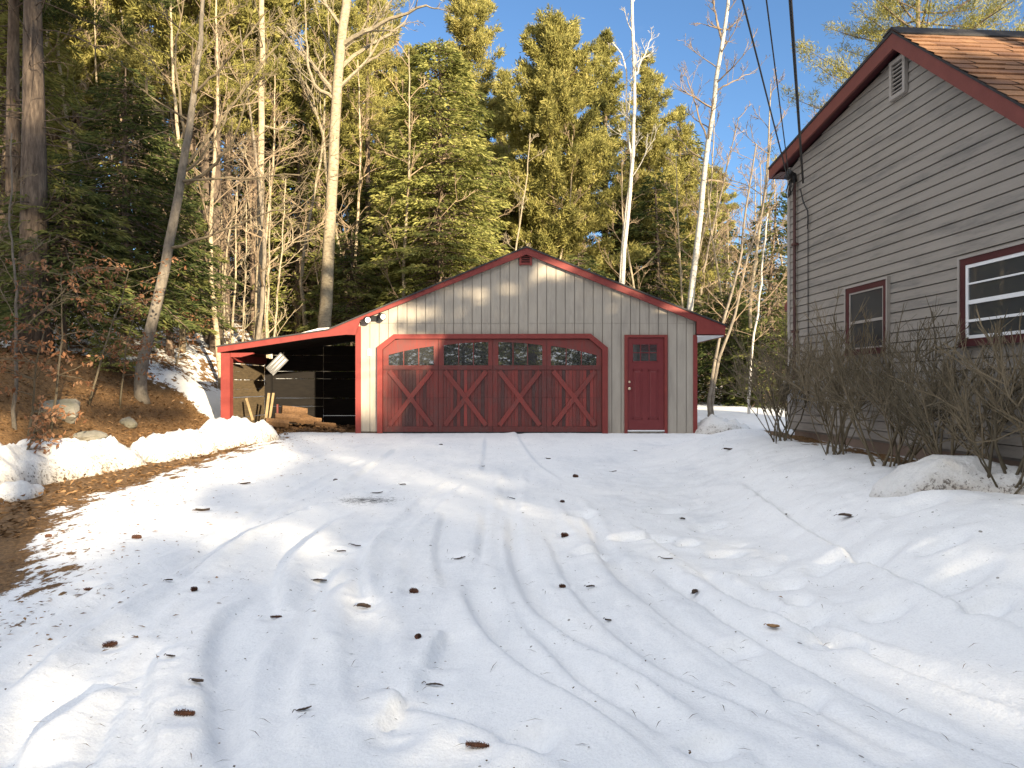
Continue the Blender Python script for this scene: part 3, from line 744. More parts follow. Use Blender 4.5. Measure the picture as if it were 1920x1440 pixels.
for ci in range(4):
    c0, c1 = cols[ci], cols[ci + 1]
    # window stage: a panel with a window whose head follows one long arch
    w0, w1 = c0 + (10.5 if ci else 10.5), c1 - 8.5
    if ci == 3: w0, w1 = c0 + 8, c1 - 10
    arch = [(665.5, 649), (647.5, 641.5), (641.5, 647.5), (648.5, 666)][ci]
    hd = lambda p: lerp(arch[0], arch[1], (p - w0) / (w1 - w0)) - 1.6 * math.sin(math.pi * (p - w0) / (w1 - w0))
    n = 8
    ps = [lerp(w0, w1, i / n) for i in range(n + 1)]
    mb = MB()
    zb, zs = GZ(693.3), GZ(685)
    for i in range(n):
        a, b = ps[i], ps[i + 1]
        mb.prism([(GX(a), GZ(hd(a))), (GX(b), GZ(hd(b))), (GX(b), GZ(clip_top(b))), (GX(a), GZ(clip_top(a)))], D0, GF - .013, .62)
    for a, b in ((c0 + .4, w0), (w1, c1 - .4)):
        mb.prism([(GX(a), zs), (GX(b), zs), (GX(b), GZ(clip_top(b))), (GX(a), GZ(clip_top(a)))], D0, GF - .013, .6)
    mb.prism([(GX(c0 + .4), zb), (GX(c1 - .4), zb), (GX(c1 - .4), zs), (GX(c0 + .4), zs)], D0, GF - .013, .4)
    wpart('top_panel', mb, M['door_plank'], door)
    mb = MB()
    top = [(GX(p), GZ(hd(p))) for p in ps]
    mb.prism([(GX(w0), zs)] + [(GX(w1), zs)] + top[::-1], GF - .0185, GF - .0135)
    wpart('window_pane', mb, M['glass'], door)
    for t in (1 / 3, 2 / 3):
        mb = MB(); p = lerp(w0, w1, t); mb.prism([(GX(p - .9), zs), (GX(p + .9), zs), (GX(p + .9), GZ(hd(p))), (GX(p - .9), GZ(hd(p)))], GF - .026, GF - .0186, .5)
        wpart('muntin', mb, M['door_plank'], door)
    # plank field below
    z0, z1 = GZ(809.5), GZ(694.3)
    zr = GZ(799); zm = GZ(745.5)
    mb = MB()
    npl = 13
    pw = (GX(c1 - 9) - GX(c0 + 9)) / npl
    for i in range(npl):
        xa = GX(c0 + 9) + i * pw
        tn = rng.choice([.02, .1, .3, .4, .5, .6, .8, 1.0]) + rng.uniform(-.08, .08)
        if ci >= 2: tn = tn * .8 + .02
        for za, zb2 in ((zr, zm - .006), (zm, z1)):
            mb.box(xa + .003, xa + pw - .003, GF - .0195, GF - .0125, za, zb2, tn + rng.uniform(-.08, .08))
    wpart('plank_field', mb, M['door_plank'], door)
    for a, b in ((c0 + .4, c0 + 9), (c1 - 9, c1 - .4)):
        mb = MB()
        for za, zb2 in ((zr, zm - .006), (zm, z1)):
            mb.box(GX(a), GX(b), D0, GF - .0125, za, zb2, rng.uniform(.3, .65))
        wpart('stile', mb, M['door_plank'], door)
    mb = MB(); mb.box(GX(c0 + .4), GX(c1 - .4), D0 - .001, GF - .0125, z0, zr - .003, .3 + .15 * rng.random()); wpart('bottom_rail', mb, M['door_plank'], door)
    b0, b1 = GX(c0 + 9), GX(c1 - 9)
    yb = D0 + .003
    zlo, zhi = zr + .0, z1
    for (xa, za, xb, zb2), kk in (((b0 + .04, zlo + .02, b1 - .04, zhi - .02), 0), ((b0 + .04, zhi - .02, b1 - .04, zlo + .02), 1)):
        mb = MB()
        mx, mz = (xa + xb) / 2, zm
        w = .10
        for (pa, pb) in (((xa, za), (mx, mz + (0.004 if za > zm else -.008))), ((mx, mz + (0.004 if zb2 > zm else -.008)), (xb, zb2))):
            mb.bar((pa[0], yb - kk * .002, pa[1]), (pb[0], yb - kk * .002, pb[1]), .026, w, rng.uniform(.25, .5), up=(0, 1, 0)) if False else \
            mb.bar((pa[0], yb - kk * .003, pa[1]), (pb[0], yb - kk * .003, pb[1]), w, .036, rng.uniform(.6, .85), up=(0, 1, 0))
        wpart('cross_brace', mb, M['door_plank'], door)
mb = MB(); mb.box(GX(718.5), GX(1128.5), GF - .035, GF - .01, GZ(812), GZ(809.7)); wpart('bottom_seal', mb, M['black'], door)

# entry door
mb = MB()
for a, b, c, d in ((1170.5, 1176, 816, 633), (1245, 1250.8, 816, 633), (1170.5, 1250.8, 633, 628)):
    mb.box(GX(a), GX(b), GF - .05, GF - .002, GZ(c), GZ(d))
wpart('door_frame', mb, M['red_trim'], garage)
mb = MB()
ex0, ex1, ez0, ez1 = GX(1176.4), GX(1244.6), GZ(806), GZ(633.4)
lx0, lx1, lz0, lz1 = GX(1185), GX(1232.6), GZ(678.5), GZ(644.5)
E0 = GF - .022
for a, b, c, d in ((ex0, ex1, ez0, lz0), (ex0, ex1, lz1, ez1), (ex0, lx0, lz0, lz1), (lx1, ex1, lz0, lz1)):
    mb.box(a, b, E0, GF - .002, c, d)
entry = wpart('entry_door', mb, M['entry_red'], garage)
for a, b in ((1186, 1204), (1215, 1234)):
    mb = MB()
    xa, xb, za, zb = GX(a), GX(b), GZ(786), GZ(693)
    for q in ((xa, xb, zb - .025, zb), (xa, xb, za, za + .025), (xa, xa + .022, za, zb), (xb - .022, xb, za, zb)):
        mb.box(q[0], q[1], E0 - .008, E0 - .0002, q[2], q[3])
    mb.hexa([(xa + .04, E0 - .0003, za + .04), (xb - .04, E0 - .0003, za + .04), (xb - .04, E0 - .0003, zb - .04), (xa + .04, E0 - .0003, zb - .04),
             (xa + .06, E0 - .008, za + .06), (xb - .06, E0 - .008, za + .06), (xb - .06, E0 - .008, zb - .06), (xa + .06, E0 - .008, zb - .06)])
    wpart('raised_panel', mb, M['entry_red'], entry)
mb = MB(); mb.box(lx0, lx1, E0 + .008, GF - .004, lz0, lz1); wpart('window_pane', mb, M['glass'], entry)
mb = MB()
for q in ((lx0, lx1, lz0, lz0 + .018), (lx0, lx1, lz1 - .018, lz1), (lx0, lx0 + .018, lz0, lz1), (lx1 - .018, lx1, lz0, lz1)):
    mb.box(q[0], q[1], E0 - .006, E0 + .0079, q[2], q[3])
for t in (1 / 3, 2 / 3): mb.box(lerp(lx0, lx1, t) - .008, lerp(lx0, lx1, t) + .008, E0 - .004, E0 + .0075, lz0 + .018, lz1 - .018)
mb.box(lx0 + .018, lx1 - .018, E0 - .003, E0 + .007, (lz0 + lz1) / 2 - .008, (lz0 + lz1) / 2 + .008)
wpart('muntin', mb, M['entry_red'], entry)
brass, _, bb = new_mat('brass'); bb.inputs['Base Color'].default_value = (.75, .6, .42, 1); bb.inputs['Metallic'].default_value = .8; bb.inputs['Roughness'].default_value = .3
M['brass'] = brass
for nm, px, py, r in (('door_knob', 1179.4, 728.6, .034), ('deadbolt', 1179.8, 716.2, .026)):
    mb = MB(); cx, cz = GX(px), GZ(py)
    prof = [(0, r * .5), (-.008, r), (-.012, r * .55), (-.03, r * .5), (-.042, r * .95), (-.055, r * .85), (-.062, r * .3)] if nm == 'door_knob' else [(0, r), (-.014, r), (-.018, r * .7), (-.022, r * .2)]
    mb.tube([(cx, E0 + a, cz) for a, _ in prof], [b for _, b in prof], 14)
    wpart(nm, mb, M['brass'], entry, True)
mb = MB(); mb.box(GX(1176.2), GX(1245), GF - .06, GF - .003, GZ(808.5), GZ(806.3)); wpart('threshold', mb, M['white'], entry)

# lean-to: post, side beam, plank walls with gaps
PX0, PX1 = GX(416), GX(433)
mb = MB(); mb.box(PX0, PX1, GF - .06, GF + .12, .3, ZLL - .13); wpart('post', mb, M['red_trim'], garage)
mb = MB(); mb.box(PX0 + .02, PX0 + .08, GF + .12, GF + 2.7, ZLL - .30, ZLL - .13); wpart('side_beam', mb, M['red_trim'], garage)
mb = MB(); mb.box(GX(433), GX(452), GF - .02, GF + .06, ZLL - .22, ZLL - .125)
mb.prism([(GX(452), ZLL - .22), (GX(475), ZLL - .15), (GX(475), ZLL - .12), (GX(452), ZLL - .125)], GF - .02, GF + .06); wpart('knee_block', mb, M['red_trim'], garage)
BY = GF + 2.68
mb = MB(); mb.box(PX0 + .03, PX0 + .18, BY - .16, BY, .3, ZLL - .15); wpart('post', mb, M['shaded_wood'], garage)
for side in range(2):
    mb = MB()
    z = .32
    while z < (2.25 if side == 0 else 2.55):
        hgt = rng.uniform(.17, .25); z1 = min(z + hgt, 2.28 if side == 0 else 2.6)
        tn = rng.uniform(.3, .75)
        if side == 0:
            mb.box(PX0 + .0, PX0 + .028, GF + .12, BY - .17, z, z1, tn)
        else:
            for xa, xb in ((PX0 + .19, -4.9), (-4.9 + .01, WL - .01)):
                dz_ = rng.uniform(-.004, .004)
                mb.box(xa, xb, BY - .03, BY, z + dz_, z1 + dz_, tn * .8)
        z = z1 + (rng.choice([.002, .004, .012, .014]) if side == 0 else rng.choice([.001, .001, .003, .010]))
    wpart('plank_wall', mb, M['side_wood'] if side == 0 else M['shaded_wood'], garage)
# snow left on the valley of the roof
mb = MB()
mb.prism([(GX(560), lerp(ZLL, GZ(620), (560 - 411) / 206) + .029), (XBL + .02, GZ(620) + .029), (XBL + .04, GZ(620) + .062), (GX(600), GZ(620) + .05)], GF - .06, GF + 2.2)
snow_m, nt_s, b_s = new_mat('clean_snow'); nt_s.links.new(snow_nodes(nt_s), b_s.inputs['Base Color']); b_s.inputs['Roughness'].default_value = .6
bump(nt_s, b_s, noise(nt_s, 25, 4, .7), .4, .01); M['snow'] = snow_m
wpart('roof_snow', mb, M['snow'], lean_roof)

# things fixed to or standing in the garage
fl = thing('flood_light', 'black twin floodlight with round white lenses under the left slope of the garage gable', 'light', (GX(703), GF - .03, GZ(597)))
for k, (px, py, ang) in enumerate(((690, 600, -1), (717, 594, 1))):
    cx, cz = GX(px), GZ(py)
    mb = MB()
    dx, dy, dzv = (.05 * (1 if k else .7), -.13, -.02)
    pts = [(cx - dx * .8, GF - .06, cz - dzv), (cx, GF - .06 + dy * .5, cz), (cx + dx, GF - .06 + dy, cz + dzv)]
    mb.tube(pts, [.055, .07, .078], 14)
    h = wpart('lamp_head', mb, M['black'], fl, True)
    mb = MB(); e = np.array(pts[2]); d = np.array(pts[2]) - np.array(pts[0]); d /= np.linalg.norm(d)
    mb.tube([e + d * .001, e + d * .01], [.062, .055], 14); wpart('lens', mb, M['white'], h)
mb = MB(); mb.box(GX(697), GX(709), GF - .06, GF - .006, GZ(602), GZ(592.5)); mb.tube([(GX(697), GF - .06, GZ(599)), (GX(692), GF - .09, GZ(600))], .018, 8); mb.tube([(GX(709), GF - .06, GZ(597)), (GX(715), GF - .08, GZ(595))], .018, 8)
wpart('mount_box', mb, M['black'], fl)
kp = thing('door_keypad', 'small white keypad on the siding left of the garage door', 'keypad', (GX(692.7), GF - .004, GZ(661)))
mb = MB(); cx, cz = GX(692.7), GZ(661)
mb.prism([(cx - .03, cz - .075), (cx + .03, cz - .075), (cx + .038, cz - .05), (cx + .038, cz + .055), (cx + .02, cz + .08), (cx - .02, cz + .08), (cx - .038, cz + .055), (cx - .038, cz - .05)], GF - .028, GF - .001)
kb = wpart('cover', mb, M['white'], kp)
mb = MB(); mb.box(cx - .022, cx + .022, GF - .031, GF - .0285, cz - .05, cz + .01); wpart('button_panel', mb, M['grey_metal'], kp)
sl = thing('shop_light', 'tilted white strip light hanging from the lean-to ceiling', 'light', (GX(502), GF + .7, GZ(680)))
mb = MB()
c0 = Vector((GX(502), GF + .6, GZ(681))); ax_ = Vector((.62, -.1, .60)).normalized(); sd = Vector((-.5, 0, .5)).normalized()
nn = ax_.cross(sd).normalized(); sd = nn.cross(ax_).normalized()
def bx(c, a, la, s, ls, n, ln): 
    p = []
    for kk in (-1, 1):
        for i, j in ((-1, -1), (1, -1), (1, 1), (-1, 1)): p.append(tuple(c + n * (kk * ln) + a * (i * la) + s * (j * ls)))
    return p
mb.hexa(bx(c0, ax_, .25, sd, .125, nn, .018)); wpart('reflector', mb, M['reflector'], sl)
front = -1 if nn.y > 0 else 1
for j in (-1, 0, 1):
    mb = MB(); a = c0 + sd * (.075 * j) + nn * (.035 * front); mb.tube([tuple(a - ax_ * .24), tuple(a + ax_ * .24)], .019, 10); wpart('tube', mb, M['grey_metal'], sl, True)
mb = MB(); mb.tube([tuple(c0 + ax_ * .2), tuple(c0 + ax_ * .2 + Vector((0, .1, .25)))], .004, 4); wpart('hanger', mb, M['black'], sl)
bl = thing('bulb_lamp', 'small white bulb lamp high on the right side inside the lean-to', 'light', (GX(664), GF + .5, GZ(650)))
mb = MB(); mb.tube([(GX(664), GF + .5, GZ(646)), (GX(664), GF + .5, GZ(648)), (GX(663.3), GF + .5, GZ(651)), (GX(663), GF + .5, GZ(653))], [.03, .06, .055, .015], 12); wpart('shade', mb, M['white'], bl, True)

# wood and boards in the lean-to
def lean_board(a, b, w, label):
    mb = MB(); mb.bar(a, b, w, .025, .6, up=(0, 1, 0)); o = mb.build('leaning_board', M['new_wood'])
    return tag(o, label, 'board', 'pale boards in the lean-to')
lean_board((GX(437), GF + .75, GZ(748)), (GX(458), GF + .5, GZ(790)), .05, 'narrow pale board slanting down beside the lean-to post')
lean_board((GX(474), GF + 1.0, GZ(738)), (GX(474), GF + .8, GZ(790)), .055, 'pale upright board, first of the pair against the plank wall')
lean_board((GX(480), GF + 1.1, GZ(738)), (GX(480), GF + .85, GZ(790)), .05, 'pale upright board, second of the pair, nearer the firewood')
mb = MB(); mb.bar((GX(494), GF + .9, GZ(760)), (GX(494), GF + .9, GZ(792)), .035, .03, .5, up=(0, 1, 0))
tag(mb.build('wooden_stake', M['house_red']), 'thin pinkish stake standing by the firewood', 'stake')
LOGS = [((505, 772), (548, 778), .13, .8, 'split log with orange face, top of the firewood heap'), ((500, 784), (540, 788), .10, .5, 'brown split log on the left of the firewood heap'),
        ((520, 790), (575, 795), .09, .9, 'long split log sloping to the right of the firewood heap'), ((488, 792), (525, 797), .10, .3, 'dark squared timber lying in front of the firewood heap'),
        ((545, 785), (568, 797), .06, 1.1, 'short branch wood behind the firewood heap'), ((575, 797), (610, 801), .05, .6, 'flat bark slab right of the firewood heap')]
for (a, b, r, dy, lb) in LOGS:
    mb = MB(); p = Vector((GX(a[0]), GF + dy, GZ(a[1]))); q = Vector((GX(b[0]), GF + dy + .25, GZ(b[1])))
    n = 6; mb.tube([tuple(p), tuple(p.lerp(q, .5)), tuple(q)], [r, r * 1.05, r * .95], n, rng.uniform(.3, .9))
    tag(mb.build('firewood_log', M['log']), lb, 'log', 'firewood heap in the lean-to')
mb = MB()
for k in range(260):
    x_ = rng.uniform(-5.6, -3.8); y_ = rng.uniform(GF + .2, GF + 2.3); z_ = ground_z(x_, y_) + rng.uniform(0, .05); a = rng.uniform(0, 6.3); l = rng.uniform(.05, .22)
    mb.bar((x_, y_, z_), (x_ + l * math.cos(a), y_ + l * math.sin(a), z_ + rng.uniform(0, .06)), .05, .015, rng.random())
mb.build('bark_litter', M['log'], None, kind='stuff', label='bark chips and kindling strewn over the lean-to floor')
mb = MB(); x_, y_ = GX(406), GF + .7; z_ = ground_z(x_, y_)
mb.tube([(x_, y_, z_ - .1), (x_, y_, z_ + .1), (x_ + .01, y_, z_ + .36)], [.16, .145, .14], 12)
tag(mb.build('chopping_block', M['log']), 'upright cut log standing outside the lean-to post', 'log')

# ------------------------------------------------------------------ house
HROT = math.atan(0.0627)
HXW = 4.33
house = thing('house', 'taupe lap sided house with brick red barge boards and red shingle roof', 'house', (HXW, 0, 0.55), HROT)
def hpart(name, mb, mat, parent=None, smooth=False):
    """house parts are built in house axes: x into the house, y along the gable wall, z world height"""
    par = parent or house
    o = mb.build(name, mat, par, smooth)
    if par is house: o.matrix_parent_inverse = Matrix.Translation((0, 0, -0.55))
    return o
YF, YN = 9.23, 4.35                      # far and near corners of the gable wall
YR, ZR = 6.76, 5.02
PF, PN = 0.17, 0.875
def hroof(y): return ZR - (PF * (y - YR) if y > YR else PN * (YR - y))
def yrange(z):
    lo = YN; hi = YF
    if z > hroof(YF) - .16: hi = YR + max(0, (ZR - .16 - z)) / PF
    if z > hroof(YN) - .16: lo = YR - max(0, (ZR - .16 - z)) / PN
    return lo, min(hi, YF)
mb = MB(); z = 0.93; cs = 0.1016; k = 0
while z < ZR - .2:
    z1 = min(z + cs, ZR - .17); zt = z1 - .008
    l0, h0 = yrange(z); l1, h1 = yrange(z1)
    if h1 - l1 < .02: break
    tn = .45 + .1 * rng.random()
    mb.add([(-.013, l0, z), (-.013, h0, z), (-.003, h1, zt), (-.003, l1, zt), (.045, l0, z), (.045, h0, z), (.045, h1, zt), (.045, l1, zt)], [(1, 0, 3, 2), (0, 1, 5, 4), (3, 7, 6, 2)], tint=tn)
    # butt joints
    z = z1; k += 1
prof = [(YN, .9), (YF, .9), (YF, hroof(YF) - .15), (YR, ZR - .15), (YN, hroof(YN) - .15)]
mb.prism(prof, .045, .12, .1, axis='x')
hpart('gable_wall', mb, M['house_siding'])
mb = MB(); mb.box(.12, 11, YF - .12, YF, .9, hroof(YF) - .15); mb.box(.12, 11, YN, YN + .12, .9, hroof(YN) - .15); mb.box(10.9, 11, YN + .12, YF - .12, .9, hroof(YF) - .2)
hpart('side_wall', mb, M['house_siding'])
mb = MB(); mb.box(.05, 10.9, YN + .05, YF - .05, .2, .925); hpart('foundation', mb, M['foundation'])
mb = MB(); mb.box(-.022, .05, YF - .055, YF + .012, .92, hroof(YF) - .155); hpart('corner_trim', mb, M['house_trim'])
# roof
OV = .14
ya, yb = YN - .3, YF + .32
mb = MB()
mb.prism([(YR, ZR - .02), (yb, hroof(yb) - .02), (yb, hroof(yb) + .01), (YR, ZR + .01)], -OV - .01, 11.2, .4, axis='x')
mb.prism([(ya, hroof(ya) - .02), (YR, ZR - .02), (YR, ZR + .005), (ya, hroof(ya) + .005)], -OV - .01, 11.2, .4, axis='x')
roof = hpart('roof', mb, M['roof_dark'])
mb = MB()
nrm = Vector((0, -PN, 1)).normalized(); up = Vector((0, 1, PN)).normalized()
rowlen = (YR - ya) * math.sqrt(1 + PN * PN); nrow = int(rowlen / .135)
for i in range(nrow):
    s0 = i * rowlen / nrow; s1 = (i + 1) * rowlen / nrow + .012
    x = -OV - .02 - .15 * rng.random() * 0
    first = True
    while x < 11.1:
        w = rng.uniform(.14, .34); x1 = min(x + w, 11.15)
        lift = .011 + (.007 if rng.random() < .5 else 0)
        base = Vector((0, ya, hroof(ya))) 
        p0 = base + up * s0; p1 = base + up * s1
        a = p0 + nrm * (.006 + lift); b = p1 + nrm * .008
        a0 = p0 + nrm * .006
        mb.add([(x, a.y, a.z), (x1 - .004, a.y, a.z), (x1 - .004, b.y, b.z), (x, b.y, b.z), (x, a0.y, a0.z), (x1 - .004, a0.y, a0.z)],
               [(0, 1, 2, 3), (4, 5, 1, 0)], tint=[rng.uniform(.2, .85)] * 4 + [0, 0])
        x = x1
hpart('shingle_field', mb, M['shingle'], roof)
mb = MB(); mb.prism([(YR - .14, hroof(YR - .14) + .022), (YR, ZR + .018), (YR + .14, hroof(YR + .14) + .018), (YR + .14, hroof(YR + .14) + .03), (YR, ZR + .04), (YR - .14, hroof(YR - .14) + .036)], -OV - .015, 11.2, .2, axis='x')
hpart('ridge_cap', mb, M['roof_dark'], roof)
for nm, y0, y1 in (('far', YR, yb), ('near', ya, YR)):
    mb = MB(); t0 = .022; t1 = .15
    if nm == 'far': pl = [(YR, ZR - t0), (YR, ZR - t1 - .03), (yb, hroof(yb) - t1), (yb, hroof(yb) - t0)]
    else: pl = [(ya, hroof(ya) - t0), (ya, hroof(ya) - t1 - .02), (YR, ZR - t1 - .03), (YR, ZR - t0)]
    mb.prism(pl, -OV, -OV + .025, .5, axis='x'); hpart('barge_board', mb, M['house_red'])
mb = MB(); mb.prism([(YR, ZR - .13), (yb - .02, hroof(yb) - .13), (yb - .02, hroof(yb) - .12), (YR, ZR - .12)], -OV + .025, -.002, .3, axis='x'); hpart('soffit', mb, M['casing_red'])
mb = MB()
for k in range(9):
    x0_ = -OV + .03 + k * .09; mb.box(x0_, x0_ + .08, YF + .015, yb - .02, hroof(yb) - .145, hroof(yb) - .138, .4 + .2 * (k % 2))
mb.box(-OV + .025, 11, yb - .02, yb, hroof(yb) - .15, hroof(yb) - .022)
hpart('eave_soffit', mb, M['casing_red'])
mb = MB(); mb.box(-.02, 11, ya, ya + .02, hroof(ya) - .17, hroof(ya) - .022); hpart('fascia', mb, M['house_red'])
# low red roof edge of the rear entry behind the corner
mb = MB(); mb.prism([(YF + .02, 2.66), (YF + .42, 2.55), (YF + .42, 2.63), (YF + .02, 2.98)], .13, .6, .5, axis='x')
hpart('rear_roof_edge', mb, M['house_red'])
# gable louvre
mb = MB(); vy0, vy1, vz0, vz1 = 6.71, 6.96, 4.40, 4.79
for a, b, c, d in ((vy0, vy0 + .04, vz0, vz1), (vy1 - .04, vy1, vz0, vz1), (vy0 + .04, vy1 - .04, vz0, vz0 + .04), (vy0 + .04, vy1 - .04, vz1 - .04, vz1)):
    mb.box(-.05, -.0145, a, b, c, d)
lv = hpart('gable_vent', mb, M['house_trim'])
mb = MB(); mb.box(-.018, -.0148, vy0 + .04, vy1 - .04, vz0 + .04, vz1 - .04); hpart('vent_opening', mb, M['black'], lv)
mb = MB()
for k in range(7):
    z = lerp(vz0 + .05, vz1 - .05, (k + .5) / 7)
    mb.box(-.040, -.020, vy0 + .04, vy1 - .04, z - .005, z + .004)
hpart('louvre', mb, M['house_trim'], lv)
# windows
def house_window(y0, y1, z0, z1, frame_mat, rails, fw):
    mb = MB(); j = .022
    for a, b, c, d in ((y0 - j, y0, z0, z1 + j), (y1, y1 + j, z0, z1 + j), (y0, y1, z1, z1 + j), (y0 - j, y1 + j, z0 - j, z0)): mb.box(-.046, -.003, a, b, c, d)
    w = hpart('window', mb, M['house_trim'])
    mb = MB(); cw = .06
    for a, b, c, d in ((y0, y0 + cw, z0, z1), (y1 - cw, y1, z0, z1), (y0 + cw, y1 - cw, z1 - cw, z1), (y0 + cw, y1 - cw, z0, z0 + cw * .8)): mb.box(-.036, -.003, a, b, c, d)
    hpart('casing', mb, M['casing_red'], w)
    mb = MB(); mb.box(-.06, -.037, y0, y1, z0 - .02, z0 + .03); hpart('sill', mb, M['casing_red'], w)
    a, b, c, d = y0 + cw, y1 - cw, z0 + cw * .8, z1 - cw
    mb = MB()
    for q in ((a, a + fw, c, d), (b - fw, b, c, d), (a + fw, b - fw, d - fw, d), (a + fw, b - fw, c, c + fw)): mb.box(-.031, -.006, *q)
    for t, th in rails: mb.box(-.033, -.008, a + fw, b - fw, lerp(c, d, t) - th / 2, lerp(c, d, t) + th / 2)
    hpart('frame', mb, frame_mat, w)
    mb = MB(); mb.box(-.019, -.0165, a + fw, b - fw, c + fw, d - fw); hpart('window_pane', mb, M['house_glass'], w)
house_window(7.02, 7.78, 1.86, 2.605, M['house_trim'], [(.47, .03)], .018)
house_window(5.18, 5.97, 1.86, 2.605, M['white'], [(.74, .014), (.49, .035), (.24, .022)], .028)
# service mast conduit, meter, cable
mb = MB(); mb.tube([(-.05, 8.98, 4.20), (-.05, 8.98, 3.0), (-.05, 8.98, 1.5)], .019, 8); mb.box(-.075, -.013, 8.94, 9.02, 3.35, 3.38); mb.box(-.075, -.013, 8.94, 9.02, 2.2, 2.23)
mast = hpart('service_mast', mb, M['brown_metal'], None, False)
mb = MB(); mb.tube([(-.05, 8.98, 4.18), (-.07, 8.97, 4.27), (-.13, 8.95, 4.30), (-.17, 8.94, 4.22)], [.035, .045, .045, .04], 8); hpart('weather_head', mb, M['black'], mast)
mb = MB(); mb.box(-.13, -.013, 8.88, 9.12, 1.3, 1.58); mt = hpart('meter_box', mb, M['grey_metal'])
mb = MB(); mb.tube([(-.13, 9.0, 1.46), (-.2, 9.0, 1.46), (-.22, 9.0, 1.46)], [.08, .08, .05], 12); hpart('meter', mb, M['house_glass'], mt)
mb = MB(); mb.tube([(-.03, 8.66, 3.65), (-.025, 8.67, 3.0), (-.025, 8.66, 1.3)], .006, 5); mb.tube([(-.05, 8.82, 4.05), (-.06, 8.72, 3.85), (-.05, 8.63, 3.72), (-.05, 8.62, 3.6), (-.03, 8.67, 3.5)], .009, 5)
rr = .07
for k in range(3):
    a = np.linspace(0, 2 * math.pi, 15); mb.tube(np.stack([-.09 + .03 * np.sin(a + k), 9.02 + (.10 - .02 * k) * np.cos(a), 4.12 + (.13 - .02 * k) * np.sin(a)], 1), .007, 5, cap=False)
hpart('drip_loop_cable', mb, M['black'])
hm = Matrix.LocRotScale(Vector((HXW, 0, 0)), Matrix.Rotation(HROT, 3, 'Z').to_quaternion(), None)
def H2W(x, y, z): return hm @ Vector((x, y, z))
# overhead lines to the street
def wire(a, q, px_exit, y_exit, r, label, sagdrop):
    a = Vector(a); b = Vector(((px_exit - 960) / F * y_exit, y_exit, CAMZ + HORIZON / F * y_exit))
    d = b - a; pts = []
    for k in range(26):
        t = k / 25 * q; s = sagdrop * t * (t - 1)
        pts.append(tuple(a + d * t + Vector((0, 0, s))))
    mb = MB(); mb.tube(pts, r, 6); tag(mb.build('power_line', M['black']), label, 'power line', 'overhead lines to the house')
wire(H2W(-.16, 8.93, 4.2), 7, 1392, 5.3, .008, 'overhead line to the house, thin wire farthest from the ridge', .006)
wire(H2W(-.16, 8.90, 4.22), 7, 1437, 5.2, .006, 'overhead line to the house, thin wire in the middle of the three', .006)
wire(H2W(-.15, 8.55, 4.05), 7, 1482, 4.9, .013, 'overhead line to the house, thick black cable nearest the ridge', .006)
# ------------------------------------------------------------------ snow banks
def snow_bank(name, spine, label, seed, mat, flat=0.25):
    """closed lumpy mound along a spine of (x, y, half width, height)"""
    P = resample([s[:2] for s in spine], .06); n = len(P)
    tt = np.linspace(0, 1, len(spine)); tq = np.linspace(0, 1, n)
    W = np.interp(tq, tt, [s[2] for s in spine]); Hh = np.interp(tq, tt, [s[3] for s in spine])
    T = np.gradient(P, axis=0); T /= np.linalg.norm(T, axis=1)[:, None]
    S = np.stack([T[:, 1], -T[:, 0]], 1)
    m = 34
    a = np.linspace(-1, 1, m)
    u = np.sign(a) * np.abs(a) ** 1.15
    X = P[:, None, 0] + S[:, None, 0] * (u[None, :] * W[:, None]); Y = P[:, None, 1] + S[:, None, 1] * (u[None, :] * W[:, None])
    prof = np.clip(1 - np.abs(u) ** 3.2, 0, 1)[None, :] ** .75
    endf = np.clip(np.minimum(tq, 1 - tq) / .06, 0, 1) ** .5
    lump = 1 + .38 * fbm(X * 2.2, Y * 2.2, seed, 3) + .30 * fbm(X * 6, Y * 6, seed + 5, 3)
    Z = Hh[:, None] * prof * lump * endf[:, None]
    sh = .10 * fbm(X * 3 + 5, Y * 3, seed + 9, 3) * prof
    X = X + S[:, None, 0] * sh; Y = Y + S[:, None, 1] * sh
    Z = Z + (.085 * fbm(X * 9, Y * 9, seed + 3, 3) - .10 * np.clip(.16 - np.abs(fbm(X * 2.7, Y * 2.7, seed + 7, 3)), 0, 1) / .16 * .5) * prof * np.minimum(1, Hh[:, None] / .3)
    B = base_height(X, Y) + lumps(X, Y)
    V = np.stack([X, Y, B + Z - .02], -1)
    ii = np.arange(n - 1)[:, None] * m + np.arange(m - 1)[None, :]
    mb = MB(); lit = np.clip(1.0 - Z / np.maximum(Hh[:, None], .01), 0, 1)
    mb.add(V.reshape(-1, 3), np.stack([ii, ii + 1, ii + m + 1, ii + m], -1).reshape(-1, 4), tint=lit.reshape(-1))
    V2 = V.copy(); V2[..., 2] = np.minimum(B - .06, V[..., 2] - .03)
    mb.add(V2.reshape(-1, 3), np.stack([ii, ii + m, ii + m + 1, ii + 1], -1).reshape(-1, 4), tint=1.0)
    o = mb.build(name, mat, None, True)
    return tag(o, label, 'snow bank')
